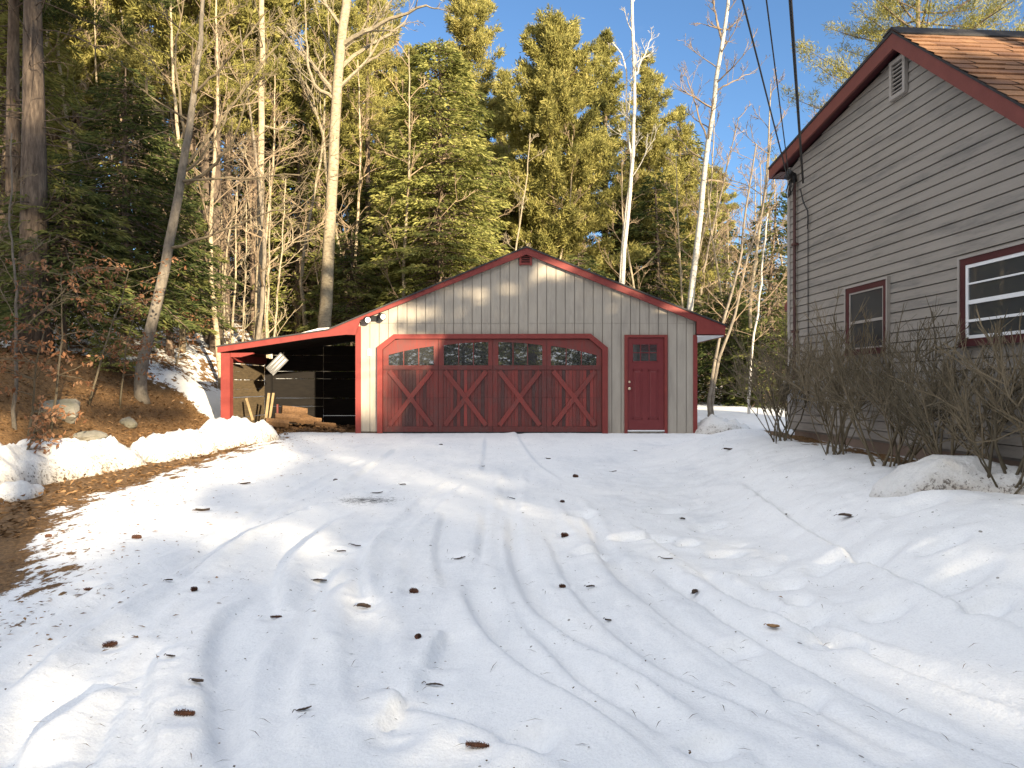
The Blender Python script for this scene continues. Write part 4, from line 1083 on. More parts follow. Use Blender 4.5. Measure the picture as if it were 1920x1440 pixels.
def dirty_snow():
    m, nt, b = new_mat('dirty_snow')
    c = mix(nt, 1.0, snow_nodes(nt), (.86, .84, .81), 'MULTIPLY')
    t = tint_out(nt)
    g = noise(nt, 3.0, 6, .75); g2 = noise(nt, 26, 4, .75)
    e = math_n(nt, 'ADD', math_n(nt, 'MULTIPLY', t, .35), math_n(nt, 'MULTIPLY', g, .75))
    k = ramp(nt, e, [(.50, (0, 0, 0)), (.80, (.75, .75, .75))])
    c = mix(nt, k, c, (.36, .30, .23))
    k2 = ramp(nt, math_n(nt, 'ADD', math_n(nt, 'MULTIPLY', e, .4), math_n(nt, 'MULTIPLY', g2, .72)), [(.63, (0, 0, 0)), (.70, (.85, .85, .85))])
    c = mix(nt, k2, c, (.09, .07, .055))
    nt.links.new(c, b.inputs['Base Color']); b.inputs['Roughness'].default_value = .65; b.inputs['Specular IOR Level'].default_value = .2
    bump(nt, b, math_n(nt, 'ADD', noise(nt, 9, 5, .7), math_n(nt, 'MULTIPLY', g2, .5)), .6, .05)
    return m
M['dirty_snow'] = dirty_snow()
snow_bank('snow_bank', [(-6.7, 7.0, .5, .25), (-6.5, 8.0, .55, .42), (-6.25, 9.0, .5, .44), (-6.0, 9.9, .5, .46), (-5.85, 10.4, .42, .36)], 'long dirty snow bank at the foot of the leafy slope, nearest and largest of three', 3, M['dirty_snow'])
snow_bank('snow_bank', [(-5.75, 10.5, .4, .34), (-5.6, 11.1, .46, .44), (-5.4, 11.8, .38, .36)], 'dirty snow lump in the middle of the row below the leafy slope', 13, M['dirty_snow'])
snow_bank('snow_bank', [(-5.5, 11.9, .36, .3), (-5.4, 12.6, .48, .44), (-5.2, 13.3, .46, .42), (-4.95, 13.9, .32, .22)], 'rounded dirty snow lump in front of the lean-to post', 23, M['dirty_snow'])
snow_bank('snow_bank', [(-5.75, 7.3, .16, .10), (-5.6, 7.7, .22, .17), (-5.72, 8.1, .16, .10)], 'small scrap of snow on brown litter in front of the longest snow bank', 33, M['dirty_snow'])
snow_bank('snow_bank', [(2.95, 5.45, .16, .06), (3.12, 5.48, .25, .17), (3.32, 5.46, .28, .20), (3.6, 5.38, .28, .19), (3.85, 5.2, .28, .17), (4.0, 5.0, .25, .12)], 'chunky dirty snow pile in front of the shrubs by the house', 43, M['dirty_snow'])
snow_bank('snow_bank', [(4.15, 15.5, .32, .18), (4.45, 15.1, .45, .36), (4.8, 15.2, .45, .30), (5.2, 15.6, .35, .14)], 'grey snow pile at the corner of the garage below the right eave', 53, M['dirty_snow'])

# rocks on the leafy slope
def rock(px, py, y, size, label, seed):
    x = (px - 960) / F * y
    rg = np.random.default_rng(seed)
    n, m = 12, 18
    th = np.linspace(0.02, math.pi - .02, n)[:, None]; ph = np.linspace(0, 2 * math.pi, m, endpoint=False)[None, :]
    d = np.stack([np.sin(th) * np.cos(ph), np.sin(th) * np.sin(ph), np.cos(th) * np.ones_like(ph)], -1)
    r = 1 + .28 * fbm(d[..., 0] * 1.6 + seed, d[..., 1] * 1.6 + d[..., 2] * 1.3, seed, 3)
    for _ in range(7):                   # flat broken faces
        nv = rg.normal(size=3); nv /= np.linalg.norm(nv); h = rg.uniform(.62, .9)
        dd = d @ nv; r = np.where(dd * r > h, h / np.maximum(dd, .05), r)
    V = d * r[..., None] * np.array(size)
    V[..., 0] += x; V[..., 1] += y; V[..., 2] += ground_z(x, y) + size[2] * .25
    i = np.arange(n - 1)[:, None] * m; j = np.arange(m)[None, :]; k = (j + 1) % m
    mb = MB(); mb.add(V.reshape(-1, 3), np.stack([i + j, i + k + 0 * i, i + m + k, i + m + j], -1).reshape(-1, 4)[:, ::-1])
    tag(mb.build('boulder', M['rock'], None, False), label, 'rock', 'rocks on the leafy slope')
rock(112, 668, 11.2, (.42, .35, .24), 'large grey boulder on the slope below the thick pine trunk', 2)
rock(165, 688, 11.0, (.34, .25, .15), 'flat grey rock beside the largest boulder on the slope', 5)
rock(240, 690, 12.6, (.18, .16, .13), 'small rock at the foot of the leaning maple', 8)
rock(162, 742, 9.8, (.15, .14, .13), 'round buff stone alone on the open leafy slope', 11)
rock(15, 725, 9.0, (.20, .17, .14), 'dark rock on the slope among the dry beech leaves', 14)

# fallen leaves over the slope
mb = MB(); rg = np.random.default_rng(7)
n = 26000
lx = rg.uniform(-15, -4.3, n); ly = rg.uniform(3.5, 17.5, n)
ed = 5.02 - 1.75 * sstep(7.6, 3.6, ly)
keep = (-lx > ed - .15 + rg.exponential(.05, n) * -1) & ((-lx > 6.3) | (rg.random(n) < .75)) & ((ly < 15.6) | (lx < -8.2))
lx, ly = lx[keep], ly[keep]; lz = base_height(lx, ly) + lumps(lx, ly) + .012
bury = np.zeros(len(lx), bool)
a = rg.uniform(0, 6.283, len(lx)); el = rg.normal(0, .35, len(lx))
d = np.stack([np.cos(a) * np.cos(el), np.sin(a) * np.cos(el), np.sin(el)], 1)
nr = np.stack([rg.normal(0, .35, len(lx)), rg.normal(0, .35, len(lx)), np.ones(len(lx))], 1)
mb.kites(np.stack([lx, ly, lz], 1), d, nr, rg.uniform(.05, .11, len(lx)), rg.uniform(.025, .055, len(lx)), rg.random(len(lx)))
mb.build('fallen_leaves', M['litter_leaf'], None, kind='stuff', label='brown fallen leaves over the slope')
# needles, bud scales and crumbs on the snow
mb = MB(); n = 2000
lx = rg.uniform(-4.5, 4.5, n); ly = 1.9 + 12 * rg.random(n) ** 1.5
keep = np.abs(lx) < .8 * ly
lx, ly = lx[keep], ly[keep]
ng = len(lx)
lz = base_height(lx, ly) + lumps(lx, ly) + .016
a = rg.uniform(0, 6.283, ng)
d = np.stack([np.cos(a), np.sin(a), rg.normal(0, .12, ng)], 1)
long_ = rg.random(ng) < .45
mb.kites(np.stack([lx, ly, lz], 1), d, np.tile([0, 0, 1.0], (ng, 1)), np.where(long_, rg.uniform(.05, .10, ng), rg.uniform(.008, .02, ng)), np.where(long_, .0035, rg.uniform(.006, .012, ng)), rg.random(ng) * .5)
mb.build('needle_litter', M['litter_leaf'], None, kind='stuff', label='pine needles and crumbs of bark scattered on the snow')
# bark bits and leaves strewn along the melting edge
mb = MB(); n = 1500
ly = 3.3 + 11 * rg.random(n); ed = 5.02 - 1.75 * sstep(7.6, 3.6, ly)
lx = -(ed - rg.exponential(.55, n))
lz = base_height(lx, ly) + lumps(lx, ly) + .014; a = rg.normal(.6, .8, n)
d = np.stack([np.cos(a), np.sin(a), rg.normal(0, .12, n)], 1)
mb.kites(np.stack([lx, ly, lz], 1), d, np.stack([rg.normal(0, .3, n), rg.normal(0, .3, n), np.ones(n)], 1), rg.uniform(.012, .05, n), rg.uniform(.006, .02, n), .2 + rg.random(n) * .6)
mb.build('leaf_crumbs', M['litter_leaf'], None, kind='stuff', label='leaf crumbs along the melting edge of the snow')

# ------------------------------------------------------------------ cones, leaves and bark on the driveway
def zdrive(x, y):
    i = min(max(np.searchsorted(gx, x) - 1, 0), nx - 2); j = min(max(np.searchsorted(gy, y) - 1, 0), ny - 2)
    return float(GH[j:j + 2, i:i + 2].max())
def cone_mesh(L, r, seed):
    rg = np.random.default_rng(seed); mb = MB()
    t = np.linspace(0, 1, 7); mb.tube(np.stack([(t - .5) * L, 0 * t, 0 * t], 1), r * .55 * np.sin(np.clip(t * .9 + .08, 0, 1) * math.pi) ** .7 + .001, 7, .2)
    k = 90; u = np.sort(rg.random(k)); a = np.arange(k) * 2.39996
    rad = r * .5 * np.sin(np.clip(u * .9 + .08, 0, 1) * math.pi) ** .7
    p = np.stack([(u - .5) * L, rad * np.cos(a), rad * np.sin(a)], 1)
    d = np.stack([np.full(k, -.55), np.cos(a), np.sin(a)], 1); d /= np.linalg.norm(d, axis=1)[:, None]
    nr = np.stack([np.ones(k), np.cos(a) * .5, np.sin(a) * .5], 1)
    mb.kites(p, d, nr, r * rg.uniform(.55, .95, k), r * .62, rg.uniform(.2, 1, k))
    return mb
def leaf_mesh(L, W, seed):
    rg = np.random.default_rng(seed); n, m = 9, 5
    u = np.linspace(0, 1, n)[:, None]; v = np.linspace(-1, 1, m)[None, :]
    w = W * .5 * np.sin(np.pi * np.clip(u * .96 + .03, 0, 1)) ** .8 * (1 + .25 * np.sin(u * 23 + rg.random() * 6))
    X = (u - .5) * L + 0 * v; Y = w * v; Z = .35 * W * v ** 2 * rg.uniform(.3, 1) + .045 * L * np.sin(u * 4 + rg.random() * 6) + .004
    V = np.stack([X, Y, Z], -1); mb = MB()
    ii = np.arange(n - 1)[:, None] * m + np.arange(m - 1)[None, :]
    q = np.stack([ii, ii + 1, ii + m + 1, ii + m], -1).reshape(-1, 4)
    mb.add(V.reshape(-1, 3), q, tint=.5); V2 = V.copy(); V2[..., 2] -= .003; mb.add(V2.reshape(-1, 3), q[:, ::-1], tint=.3)
    mb.tube([(-L * .5, 0, .01), (-L * .62, .004, .012), (-L * .75, .0, .004)], .0022, 4, .3)
    return mb
for i, (kd, px, py, L, W, hd, lb) in enumerate(BITS):
    q_ = .55 if kd == 'cone' else .66; L, W = L * q_, W * q_
    x, y = drive(px, py)
    z = zdrive(x, y)
    if kd == 'cone':
        o = cone_mesh(L, W * .62, 100 + i).build('pine_cone', M['cone']); z += W * .12
    elif kd == 'leaf':
        o = leaf_mesh(L, W, 100 + i).build('fallen_leaf', M['bark_bit'])
    elif kd == 'tan':
        o = leaf_mesh(L, W, 100 + i).build('fallen_leaf', M['tan_leaf'])
    else:
        o = leaf_mesh(L, W, 100 + i).build('bark_chip', M['bark_bit'])
    o.location = (x, y, z + .004); o.rotation_euler = (R(rng.uniform(-10, 10)), R(rng.uniform(-8, 8)), R(hd))
    tag(o, lb, {'cone': 'pine cone', 'leaf': 'leaf', 'tan': 'leaf'}.get(kd, 'bark chip'), 'cones, leaves and bark on the driveway')

# ------------------------------------------------------------------ trees
def curve_pts(p0, d0, L, n, rg, wob=.06, lift=0.0):
    """wandering centre line"""
    p = np.array(p0, float); d = np.array(d0, float); d /= np.linalg.norm(d); out = [p.copy()]
    for k in range(n):
        d = d + rg.normal(0, wob, 3); d[2] += lift / n; d /= np.linalg.norm(d)
        p = p + d * L / n; out.append(p.copy())
    return np.array(out)
def conifer(seed, H, Rmax, crown0, nb=240, dens=46, droop=.25, elev=(.15, -.25), spray=(.16, .26), sw=.055, power=.75, r0=None, dead=0, tuft=False, lean=0.0, gappy=0.0, bark='bark_pine', leaf='hemlock', top_round=0.0):
    """returns (trunk MB, crown MB): sprays along drooping branches, gaps left between whorls"""
    rg = np.random.default_rng(seed)
    tk, cr = MB(), MB()
    r0 = r0 or H * .014
    n = 14; t = np.linspace(0, 1, n)
    ctr = np.stack([lean * t ** 1.5 + .04 * H * .05 * fbm(t * 3, t * 0 + seed, seed, 2), .02 * H * .1 * fbm(t * 3, t * 0 + seed + 9, seed + 4, 2), t * H], 1)
    rad = r0 * (1 - t) ** .8 + .012
    rad[0] *= 1.35
    tk.tube(ctr, rad, 9, .5)
    def at(f): return np.array([np.interp(f, t, ctr[:, i]) for i in range(3)])
    for k in range(nb):
        f = crown0 + (1 - crown0) * ((k + rg.random()) / nb) ** .92
        g = (f - crown0) / (1 - crown0)
        if rg.random() < gappy * (.5 + .5 * math.sin(f * 37 + seed)): continue
        shape = (1 - g) ** power
        if top_round: shape = lerp(shape, math.sqrt(max(0, 1 - g ** 2.2)), top_round)
        L = Rmax * shape * rg.uniform(.62, 1.12) * min(1, .55 + g * 4) + .12
        az = k * 2.39996 + rg.normal(0, .35)
        e = lerp(elev[1], elev[0], g) + rg.normal(0, .12)
        if tuft: e = lerp(elev[1], elev[0], g) + rg.normal(0, .18)
        p0 = at(f); dh = np.array([math.cos(az), math.sin(az), 0])
        s = np.linspace(0, 1, 5)
        br = p0 + dh * (s[:, None] * L * math.cos(e)); br[:, 2] += L * math.sin(e) * s - droop * L * s ** 2 + (.22 * L * np.clip(s - .6, 0, 1) ** 2 * 2 if not tuft else .25 * L * s ** 2)
        if L > .5: tk.tube(br, np.linspace(max(.012, .012 + L * .008), .005, 5), 4, .45, cap=False)
        sd = np.array([-dh[1], dh[0], 0])
        if tuft:
            nc = max(3, int(dens * L / 6)); ct = rg.uniform(.25, 1.02, nc); lat = rg.normal(0, .17, nc) * L * (1.15 - ct)
            c = np.stack([np.interp(ct, s, br[:, i]) for i in range(3)], 1) + sd * lat[:, None]
            c[:, 2] += rg.uniform(-.05, .16, nc) * L * .4
            kk = 32
            c = np.repeat(c, kk, 0) + rg.normal(0, .085, (nc * kk, 3))
            d = rg.normal(0, .75, (nc * kk, 3)) + dh * .55 + np.array([0, 0, .65]); d /= np.linalg.norm(d, axis=1)[:, None]
            m_ = len(c)
            tb = np.repeat(rg.uniform(.1, .9, nc), kk)
            cr.kites(c, d, rg.normal(0, 1, (m_, 3)), .72 * rg.uniform(spray[0], spray[1], m_), sw * .48 * rg.uniform(.7, 1.3, m_), np.clip(tb + rg.normal(0, .15, m_), 0, 1))
        else:
            m_ = max(8, int(1.5 * dens * (L / Rmax) * (1.2 if L > .5 else .8)))
            u = rg.random(m_) ** .75 * .92 + .10
            side = rg.choice([-1, 1], m_)
            out = rg.random(m_) * (.52 * L * (1.08 - u) + .05)
            c = np.stack([np.interp(u, s, br[:, i]) for i in range(3)], 1) + sd * (side * out)[:, None] + dh * (out * .55)[:, None]
            c[:, 2] -= out * droop * .55 + rg.uniform(0, .10, m_) * L * .25
            d = dh * .75 + sd * (side * rg.uniform(.15, .95, m_))[:, None] + np.array([0, 0, -.28]) + rg.normal(0, .22, (m_, 3)); d /= np.linalg.norm(d, axis=1)[:, None]
            nr = np.array([0, 0, .8]) + rg.normal(0, .8, (m_, 3))
            tb = rg.uniform(.15, .85)
            cr.kites(c, d, nr, rg.uniform(spray[0], spray[1], m_), sw * .75 * rg.uniform(.7, 1.4, m_), np.clip(tb + rg.normal(0, .2, m_), 0, 1))
    for k in range(dead):                # bare dead limbs on the lower trunk
        f = rg.uniform(.06, crown0 + .05); az = rg.uniform(0, 6.28); L = rg.uniform(.4, 1.0) * Rmax * .8
        e = rg.normal(-.05, .25)
        p = curve_pts(at(f), (math.cos(az), math.sin(az), math.sin(e)), L, 5, rg, .16, -.2)
        tk.tube(p, np.linspace(.016, .004, 6), 4, .35, cap=False)
        for q in range(3):
            i = rg.integers(2, 5); dd = p[i] - p[i - 1] + rg.normal(0, .12, 3) * L
            tk.tube(curve_pts(p[i], dd, L * rg.uniform(.2, .45), 3, rg, .2), np.linspace(.007, .003, 4), 3, .35, cap=False)
    return tk, cr
def limbs(mb, p, r, rg, level, twigs, spread, lift, nchild, maxlev):
    """recursive branches from a limb centre line"""
    L = np.linalg.norm(p[-1] - p[0])
    if level > maxlev: return
    k = nchild[min(level, len(nchild) - 1)]
    for q in range(k):
        f = rg.uniform(.25, 1.0); i = min(len(p) - 2, int(f * (len(p) - 1))); w = f * (len(p) - 1) - i
        o = p[i] * (1 - w) + p[i + 1] * w
        d = p[i + 1] - p[i]; d = d / np.linalg.norm(d)
        v = rg.normal(0, 1, 3); v -= v.dot(d) * d; v /= np.linalg.norm(v)
        nd = d + v * spread * rg.uniform(.6, 1.3); nd[2] += lift
        l2 = L * rg.uniform(.28, .55) * (1.15 - .5 * f)
        r2 = max(twigs, r * rg.uniform(.35, .55))
        pts = curve_pts(o, nd, l2, 5 if level < 2 else 3, rg, .13, .15)
        mb.tube(pts, np.linspace(r2, max(twigs * .55, r2 * .3), len(pts)), 5 if level == 0 else (4 if level == 1 else 3), .5 + .2 * (level - 1), cap=False)
        limbs(mb, pts, r2, rg, level + 1, twigs, spread, lift, nchild, maxlev)
def bare_tree(seed, pts, r0, r1, nl, lens, elev=(.5, 1.0), start=.35, nchild=(5, 4, 3), maxlev=2, twig=.006, spread=.75, forks=()):
    """trunk along pts (world or local) with limbs; forks are extra explicit limbs (polyline, r0)"""
    rg = np.random.default_rng(seed)
    tk, cr = MB(), MB()
    P = np.asarray(pts, float)
    tq = np.linspace(0, 1, 22); tt = np.linspace(0, 1, len(P))
    C = resample3(P, 22)
    C[1:-1] += rg.normal(0, .012, (len(C) - 2, 3)) * np.array([1, 1, .2])
    rad = lerp(r0, r1, tq ** .85); rad[0] *= 1.3
    tk.tube(C, rad, 10, .5)
    H = np.linalg.norm(P[-1] - P[0])
    for k in range(nl):
        f = start + (1 - start) * ((k + rg.random()) / nl)
        o = np.array([np.interp(f, tq, C[:, i]) for i in range(3)])
        az = k * 2.4 + rg.normal(0, .5); e = rg.uniform(*elev)
        d = np.array([math.cos(az) * math.cos(e), math.sin(az) * math.cos(e), math.sin(e)])
        L = lens * (1.15 - .75 * (f - start) / (1 - start)) * rg.uniform(.6, 1.15)
        rr = np.interp(f, tq, rad) * rg.uniform(.28, .5)
        p = curve_pts(o, d, L, 7, rg, .09, .25)
        cr.tube(p, np.linspace(max(rr, twig * 1.6), twig, 8), 5, .45, cap=False)
        limbs(cr, p, rr, rg, 0, twig, spread, .15, nchild, maxlev)
    for fp, fr in forks:
        p = resample3(np.asarray(fp, float), 12); p[1:-1] += rg.normal(0, .02, (10, 3))
        cr.tube(p, np.linspace(fr, max(twig * 1.5, fr * .3), 12), 6, .45, cap=False)
        limbs(cr, p, fr * .6, rg, 0, twig, spread, .15, (7, 4, 3), maxlev)
    return tk, cr
def resample3(P, n):
    P = np.asarray(P, float); Q = np.vstack([2 * P[0] - P[1], P, 2 * P[-1] - P[-2]]); m = len(P) - 1
    u = np.linspace(0, m, n); i = np.minimum(u.astype(int), m - 1); t = (u - i)[:, None]
    a, b, c, d = Q[i], Q[i + 1], Q[i + 2], Q[i + 3]
    return .5 * ((2 * b) + (-a + c) * t + (2 * a - 5 * b + 4 * c - d) * t ** 2 + (-a + 3 * b - 3 * c + d) * t ** 3)

def plant(name, tkcr, bark, leaf, label, x, y, rz=0.0, group=None, cat='tree', sc=1.0, crown='crown', z=None):
    t = thing(name, label, cat, (x, y, (ground_z(x, y) - .08) if z is None else z), rz, group)
    t.scale = (sc, sc, sc)
    tk, cr = tkcr
    if tk.n: tk.build('trunk', M[bark], t, True)
    if cr.n: cr.build(crown, M[leaf], t)
    return t
def P3(px, py, y): return ((px - 960) / F * y, y, CAMZ + (HORIZON - py) / F * y)
def local(pts, base): return [(p[0] - base[0], p[1] - base[1], p[2] - base[2]) for p in pts]
def photo_bare(name, label, y, pix, r0, r1, nl, lens, bark='bark_grey', twigmat='twig', forks=(), group=None, dy=None, **kw):
    """a bare tree whose trunk stands in the plane at distance y and follows the photo's outline"""
    pts = [list(P3(a, b, y)) for a, b in pix]
    if dy:                                # the trunk also leans in depth
        for i, q in enumerate(pts):
            yy = y + dy * i / (len(pts) - 1); pts[i] = list(P3(pix[i][0], pix[i][1], yy))
    b = (pts[0][0], pts[0][1], ground_z(pts[0][0], pts[0][1]) - .1)
    pts = [[b[0], b[1], b[2]]] + [q for q in pts if q[2] > b[2] + .3]
    fk = [([tuple(np.array(P3(a, c, y + e)) - np.array(b)) for a, c, e in fp], fr) for fp, fr in forks]
    tkcr = bare_tree(kw.pop('seed', 1), local(pts, b), r0, r1, nl, lens, forks=fk, **kw)
    return plant(name, tkcr, bark, twigmat, label, b[0], b[1], 0, group, z=b[2])

# --- trees one can tell apart
photo_bare('maple_tree', 'grey leaning maple on the leafy slope left of the lean-to, dark forked limbs', 14.0,
           [(266, 690), (300, 540), (325, 420), (345, 300), (358, 215), (371, 120), (378, 30), (382, -60)], .135, .03, 7, 1.6, 'bark_grey', 'shrub', seed=4, start=.45, elev=(.4, .9), twig=.006,
           forks=[([(350, 345, 0), (400, 310, -.3), (440, 255, -.6), (470, 170, -.9)], .04), ([(340, 315, 0), (375, 280, .3), (430, 200, .6), (500, 110, .8), (540, 60, 1)], .035),
                  ([(366, 175, 0), (400, 140, -.4), (450, 90, -.8), (500, 20, -1)], .035), ([(338, 340, 0), (420, 335, -.4), (520, 330, -.8), (610, 318, -1.2)], .028),
                  ([(318, 465, 0), (400, 440, -.5), (480, 410, -.9), (560, 385, -1.4)], .032), ([(345, 260, 0), (335, 180, .2), (330, 90, .3), (345, 0, .4)], .03)])
photo_bare('yellow_birch_tree', 'tall bright yellow birch with wide forked limbs behind the lean-to roof', 22.0,
           [(608, 640), (612, 560), (617, 450), (624, 330), (630, 200), (638, 100), (650, 0), (656, -80)], .23, .13, 5, 3.0, 'bark_yellow', 'bark_yellow', seed=9, start=.6, elev=(.5, .9), twig=.009, nchild=(5, 3, 3),
           forks=[([(641, 85, 0), (680, 62, -.3), (735, 35, -.6), (800, 10, -1)], .10), ([(637, 130, 0), (670, 100, .3), (720, 70, .6), (760, 40, .7)], .075), ([(628, 180, 0), (600, 140, .2), (560, 95, .4), (520, 50, .6)], .085),
                  ([(625, 185, 0), (585, 150, -.4), (575, 80, -.5), (572, 0, -.6)], .06), ([(640, 55, 0), (620, 20, .2), (590, -20, .4)], .06), ([(618, 340, 0), (600, 240, .4), (585, 180, .5), (560, 140, .6)], .05)])
photo_bare('poplar_tree', 'straight bright trunk left of the yellow birch, thin side twigs', 21.0,
           [(484, 640), (488, 420), (490, 250), (491, 100), (490, 0), (489, -80)], .13, .07, 10, 1.6, 'bark_yellow', 'bark_yellow', seed=12, start=.2, elev=(.1, .7), twig=.006)
photo_bare('white_birch_tree', 'slim white birch rising straight behind the right roof slope', 24.0,
           [(1166, 560), (1175, 430), (1183, 330), (1190, 200), (1187, 70), (1184, 0), (1183, -40)], .085, .045, 8, 1.3, 'bark_birch', 'bark_birch', seed=17, start=.4, elev=(.5, 1.0), twig=.006,
           forks=[([(1192, 140, 0), (1205, 110, .2), (1222, 72, .4)], .04)], group='twin white birches behind the garage')
photo_bare('white_birch_tree', 'thin white birch stem with a kink, close beside the slim straight one', 24.3,
           [(1162, 560), (1170, 430), (1180, 350), (1184, 300), (1176, 240), (1175, 160), (1170, 110), (1148, 80)], .07, .02, 7, 1.1, 'bark_birch', 'bark_birch', seed=19, start=.5, elev=(.4, .9), twig=.005, group='twin white birches behind the garage')
photo_bare('aspen_tree', 'tall pale aspen leaning right above the lower end of the right roof slope', 22.0,
           [(1291, 610), (1300, 520), (1314, 400), (1325, 290), (1340, 180), (1352, 90), (1366, 0), (1372, -60)], .12, .045, 14, 2.2, 'bark_birch', 'twig', seed=23, start=.42, elev=(.3, .8), twig=.005,
           forks=[([(1354, 75, 0), (1345, 40, .2), (1338, 0, .3)], .05), ([(1358, 60, 0), (1375, 45, -.2), (1390, 30, -.3)], .03), ([(1343, 170, 0), (1380, 150, .3), (1420, 130, .5)], .03), ([(1325, 260, 0), (1300, 180, .3), (1280, 130, .5)], .03)])
for i, (pix, r, lb) in enumerate([
    ([(1330, 748), (1340, 680), (1360, 590), (1385, 500), (1395, 420), (1408, 330), (1418, 270)], .06, 'curved grey birch stem in the clump right of the garage, leaning farthest left'),
    ([(1336, 748), (1350, 670), (1378, 590), (1402, 480), (1428, 400), (1440, 320), (1446, 250)], .06, 'curved grey birch stem in the clump right of the garage, leaning towards the house'),
    ([(1404, 745), (1412, 640), (1424, 560), (1432, 470), (1440, 400)], .05, 'slender pale forked sapling between the birch clump and the house corner')]):
    photo_bare('birch_tree', lb, 20.5 + i * .4, pix, r, .02, 11, 1.3, 'bark_grey' if i != 2 else 'bark_birch', 'twig', seed=30 + i, start=.35, elev=(.3, .9), twig=.005, group='birches between garage and house')
photo_bare('ash_sapling', 'bare lit sapling rising just above the garage peak', 23.5, [(955, 560), (965, 480), (978, 400), (988, 330), (994, 250)], .05, .015, 7, 1.3, 'bark_yellow', 'bark_yellow', seed=41, start=.3, elev=(.4, .9), twig=.006)
for i, (a, b, c, top, r, lb) in enumerate([
    (436, 640, 444, 330, .05, 'thin lit sapling nearest the lean-to eave, first of the row'), (455, 640, 462, 380, .04, 'thin lit sapling forking low, second of the row above the lean-to'),
    (500, 635, 506, 300, .06, 'straight pale sapling, third of the row above the lean-to'), (514, 640, 536, 330, .05, 'pale sapling tilted right, fourth of the row above the lean-to'),
    (418, 640, 415, 400, .045, 'thin crooked sapling above the lean-to end, left of the row')]):
    photo_bare('sapling', lb, 19.5 + .35 * i, [(a, b), ((a + c) / 2 + 2, (b + top) / 2), (c, top)], r, .012, 8, 1.1, 'bark_yellow', 'bark_yellow', seed=50 + i, start=.3, elev=(.5, 1.0), twig=.005, nchild=(4, 3), maxlev=1, group='lit saplings above the lean-to roof')
photo_bare('dead_sapling', 'thin bare grey sapling on the slope at the left, in front of the pines', 10.0, [(28, 690), (32, 560), (20, 430), (22, 250)], .03, .01, 8, 1.0, 'bark_grey', 'shrub', seed=61, start=.3, twig=.004)

def photo_conifer(name, label, y, px, top, kw, leaf, bark='bark_pine', group=None, rz=0.0):
    x = (px - 960) / F * y; zt = CAMZ + (HORIZON - top) / F * y; zb = ground_z(x, y)
    return plant(name, conifer(H=zt - zb, **kw), bark, leaf, label, x, y, rz, group)
photo_conifer('hemlock_tree', 'broad dense hemlock standing close behind the left roof slope', 24.5, 825, 75, dict(seed=101, Rmax=3.1, crown0=.03, nb=520, dens=70, droop=.32, elev=(.3, -.1), sw=.08, spray=(.17, .30), power=.55, top_round=.55, gappy=.15), 'hemlock')
photo_conifer('white_pine_tree', 'full rounded pine with upright tufts above the garage peak', 30.0, 1040, 48, dict(seed=111, Rmax=3.7, crown0=.22, nb=170, dens=95, droop=.1, elev=(.75, .05), tuft=True, sw=.085, spray=(.20, .36), power=.6, top_round=.55, dead=14), 'pine')
photo_conifer('white_pine_tree', 'tall pine with a narrow dark top right of the rounded pine', 37.0, 1135, 62, dict(seed=113, Rmax=2.9, crown0=.3, nb=130, dens=80, droop=.1, elev=(.7, -.05), tuft=True, sw=.10, spray=(.2, .36), power=.7, dead=20, gappy=.4), 'pine')
photo_conifer('white_pine_tree', 'feathery open pine behind the twin white birches', 33.0, 1215, 105, dict(seed=115, Rmax=3.7, crown0=.18, nb=150, dens=70, droop=.1, elev=(.55, -.1), tuft=True, sw=.08, spray=(.2, .36), power=.8, dead=24, gappy=.4), 'pine')
photo_conifer('white_pine_tree', 'pine with sloping right side between the birches and the aspen', 36.0, 1275, 200, dict(seed=117, Rmax=3.3, crown0=.12, nb=150, dens=70, droop=.12, elev=(.5, -.1), tuft=True, sw=.085, spray=(.2, .36), power=.8, dead=20, gappy=.3), 'pine')
photo_conifer('white_pine_tree', 'tall sunlit pine at the left edge of the sky above the hemlock', 34.0, 880, -90, dict(seed=119, Rmax=3.4, crown0=.3, nb=170, dens=80, droop=.1, elev=(.6, -.1), tuft=True, sw=.085, spray=(.2, .36), power=.7, dead=16, gappy=.3), 'pine')
photo_conifer('white_pine_tree', 'spreading white pine with long limbs behind the house ridge', 19.5, 1722, -120, dict(seed=121, Rmax=4.4, crown0=.34, nb=95, dens=60, droop=.06, elev=(.35, .05), tuft=True, sw=.035, spray=(.13, .24), power=.35, top_round=.4, dead=5, gappy=.3, r0=.2), 'pine')
photo_conifer('white_pine_tree', 'thick old pine trunk at the far left, limbs dead below', 14.0, 62, -500, dict(seed=131, Rmax=3.6, crown0=.62, nb=80, dens=60, droop=.1, elev=(.4, -.1), tuft=True, sw=.05, spray=(.15, .26), power=.5, dead=46, r0=.29), 'shaded_conifer', group='old pines on the slope')
photo_conifer('white_pine_tree', 'second old pine trunk, thinner, just left behind the thickest one', 16.5, 26, -420, dict(seed=133, Rmax=3.2, crown0=.6, nb=70, dens=60, droop=.1, elev=(.4, -.1), tuft=True, sw=.05, spray=(.15, .26), power=.5, dead=34, r0=.2), 'shaded_conifer', group='old pines on the slope')
photo_conifer('hemlock_tree', 'dark shaded hemlock between the old pines and the leaning maple', 16.5, 235, 120, dict(seed=141, Rmax=2.3, crown0=.16, nb=230, dens=54, droop=.3, elev=(.2, -.2), sw=.055, power=.6), 'shaded_conifer')
photo_conifer('hemlock_tree', 'low dark hemlock spreading over the boulders at the left', 14.8, 120, 330, dict(seed=143, Rmax=2.0, crown0=.25, nb=150, dens=54, droop=.3, elev=(.1, -.2), sw=.05, power=.55, top_round=.5), 'shaded_conifer')
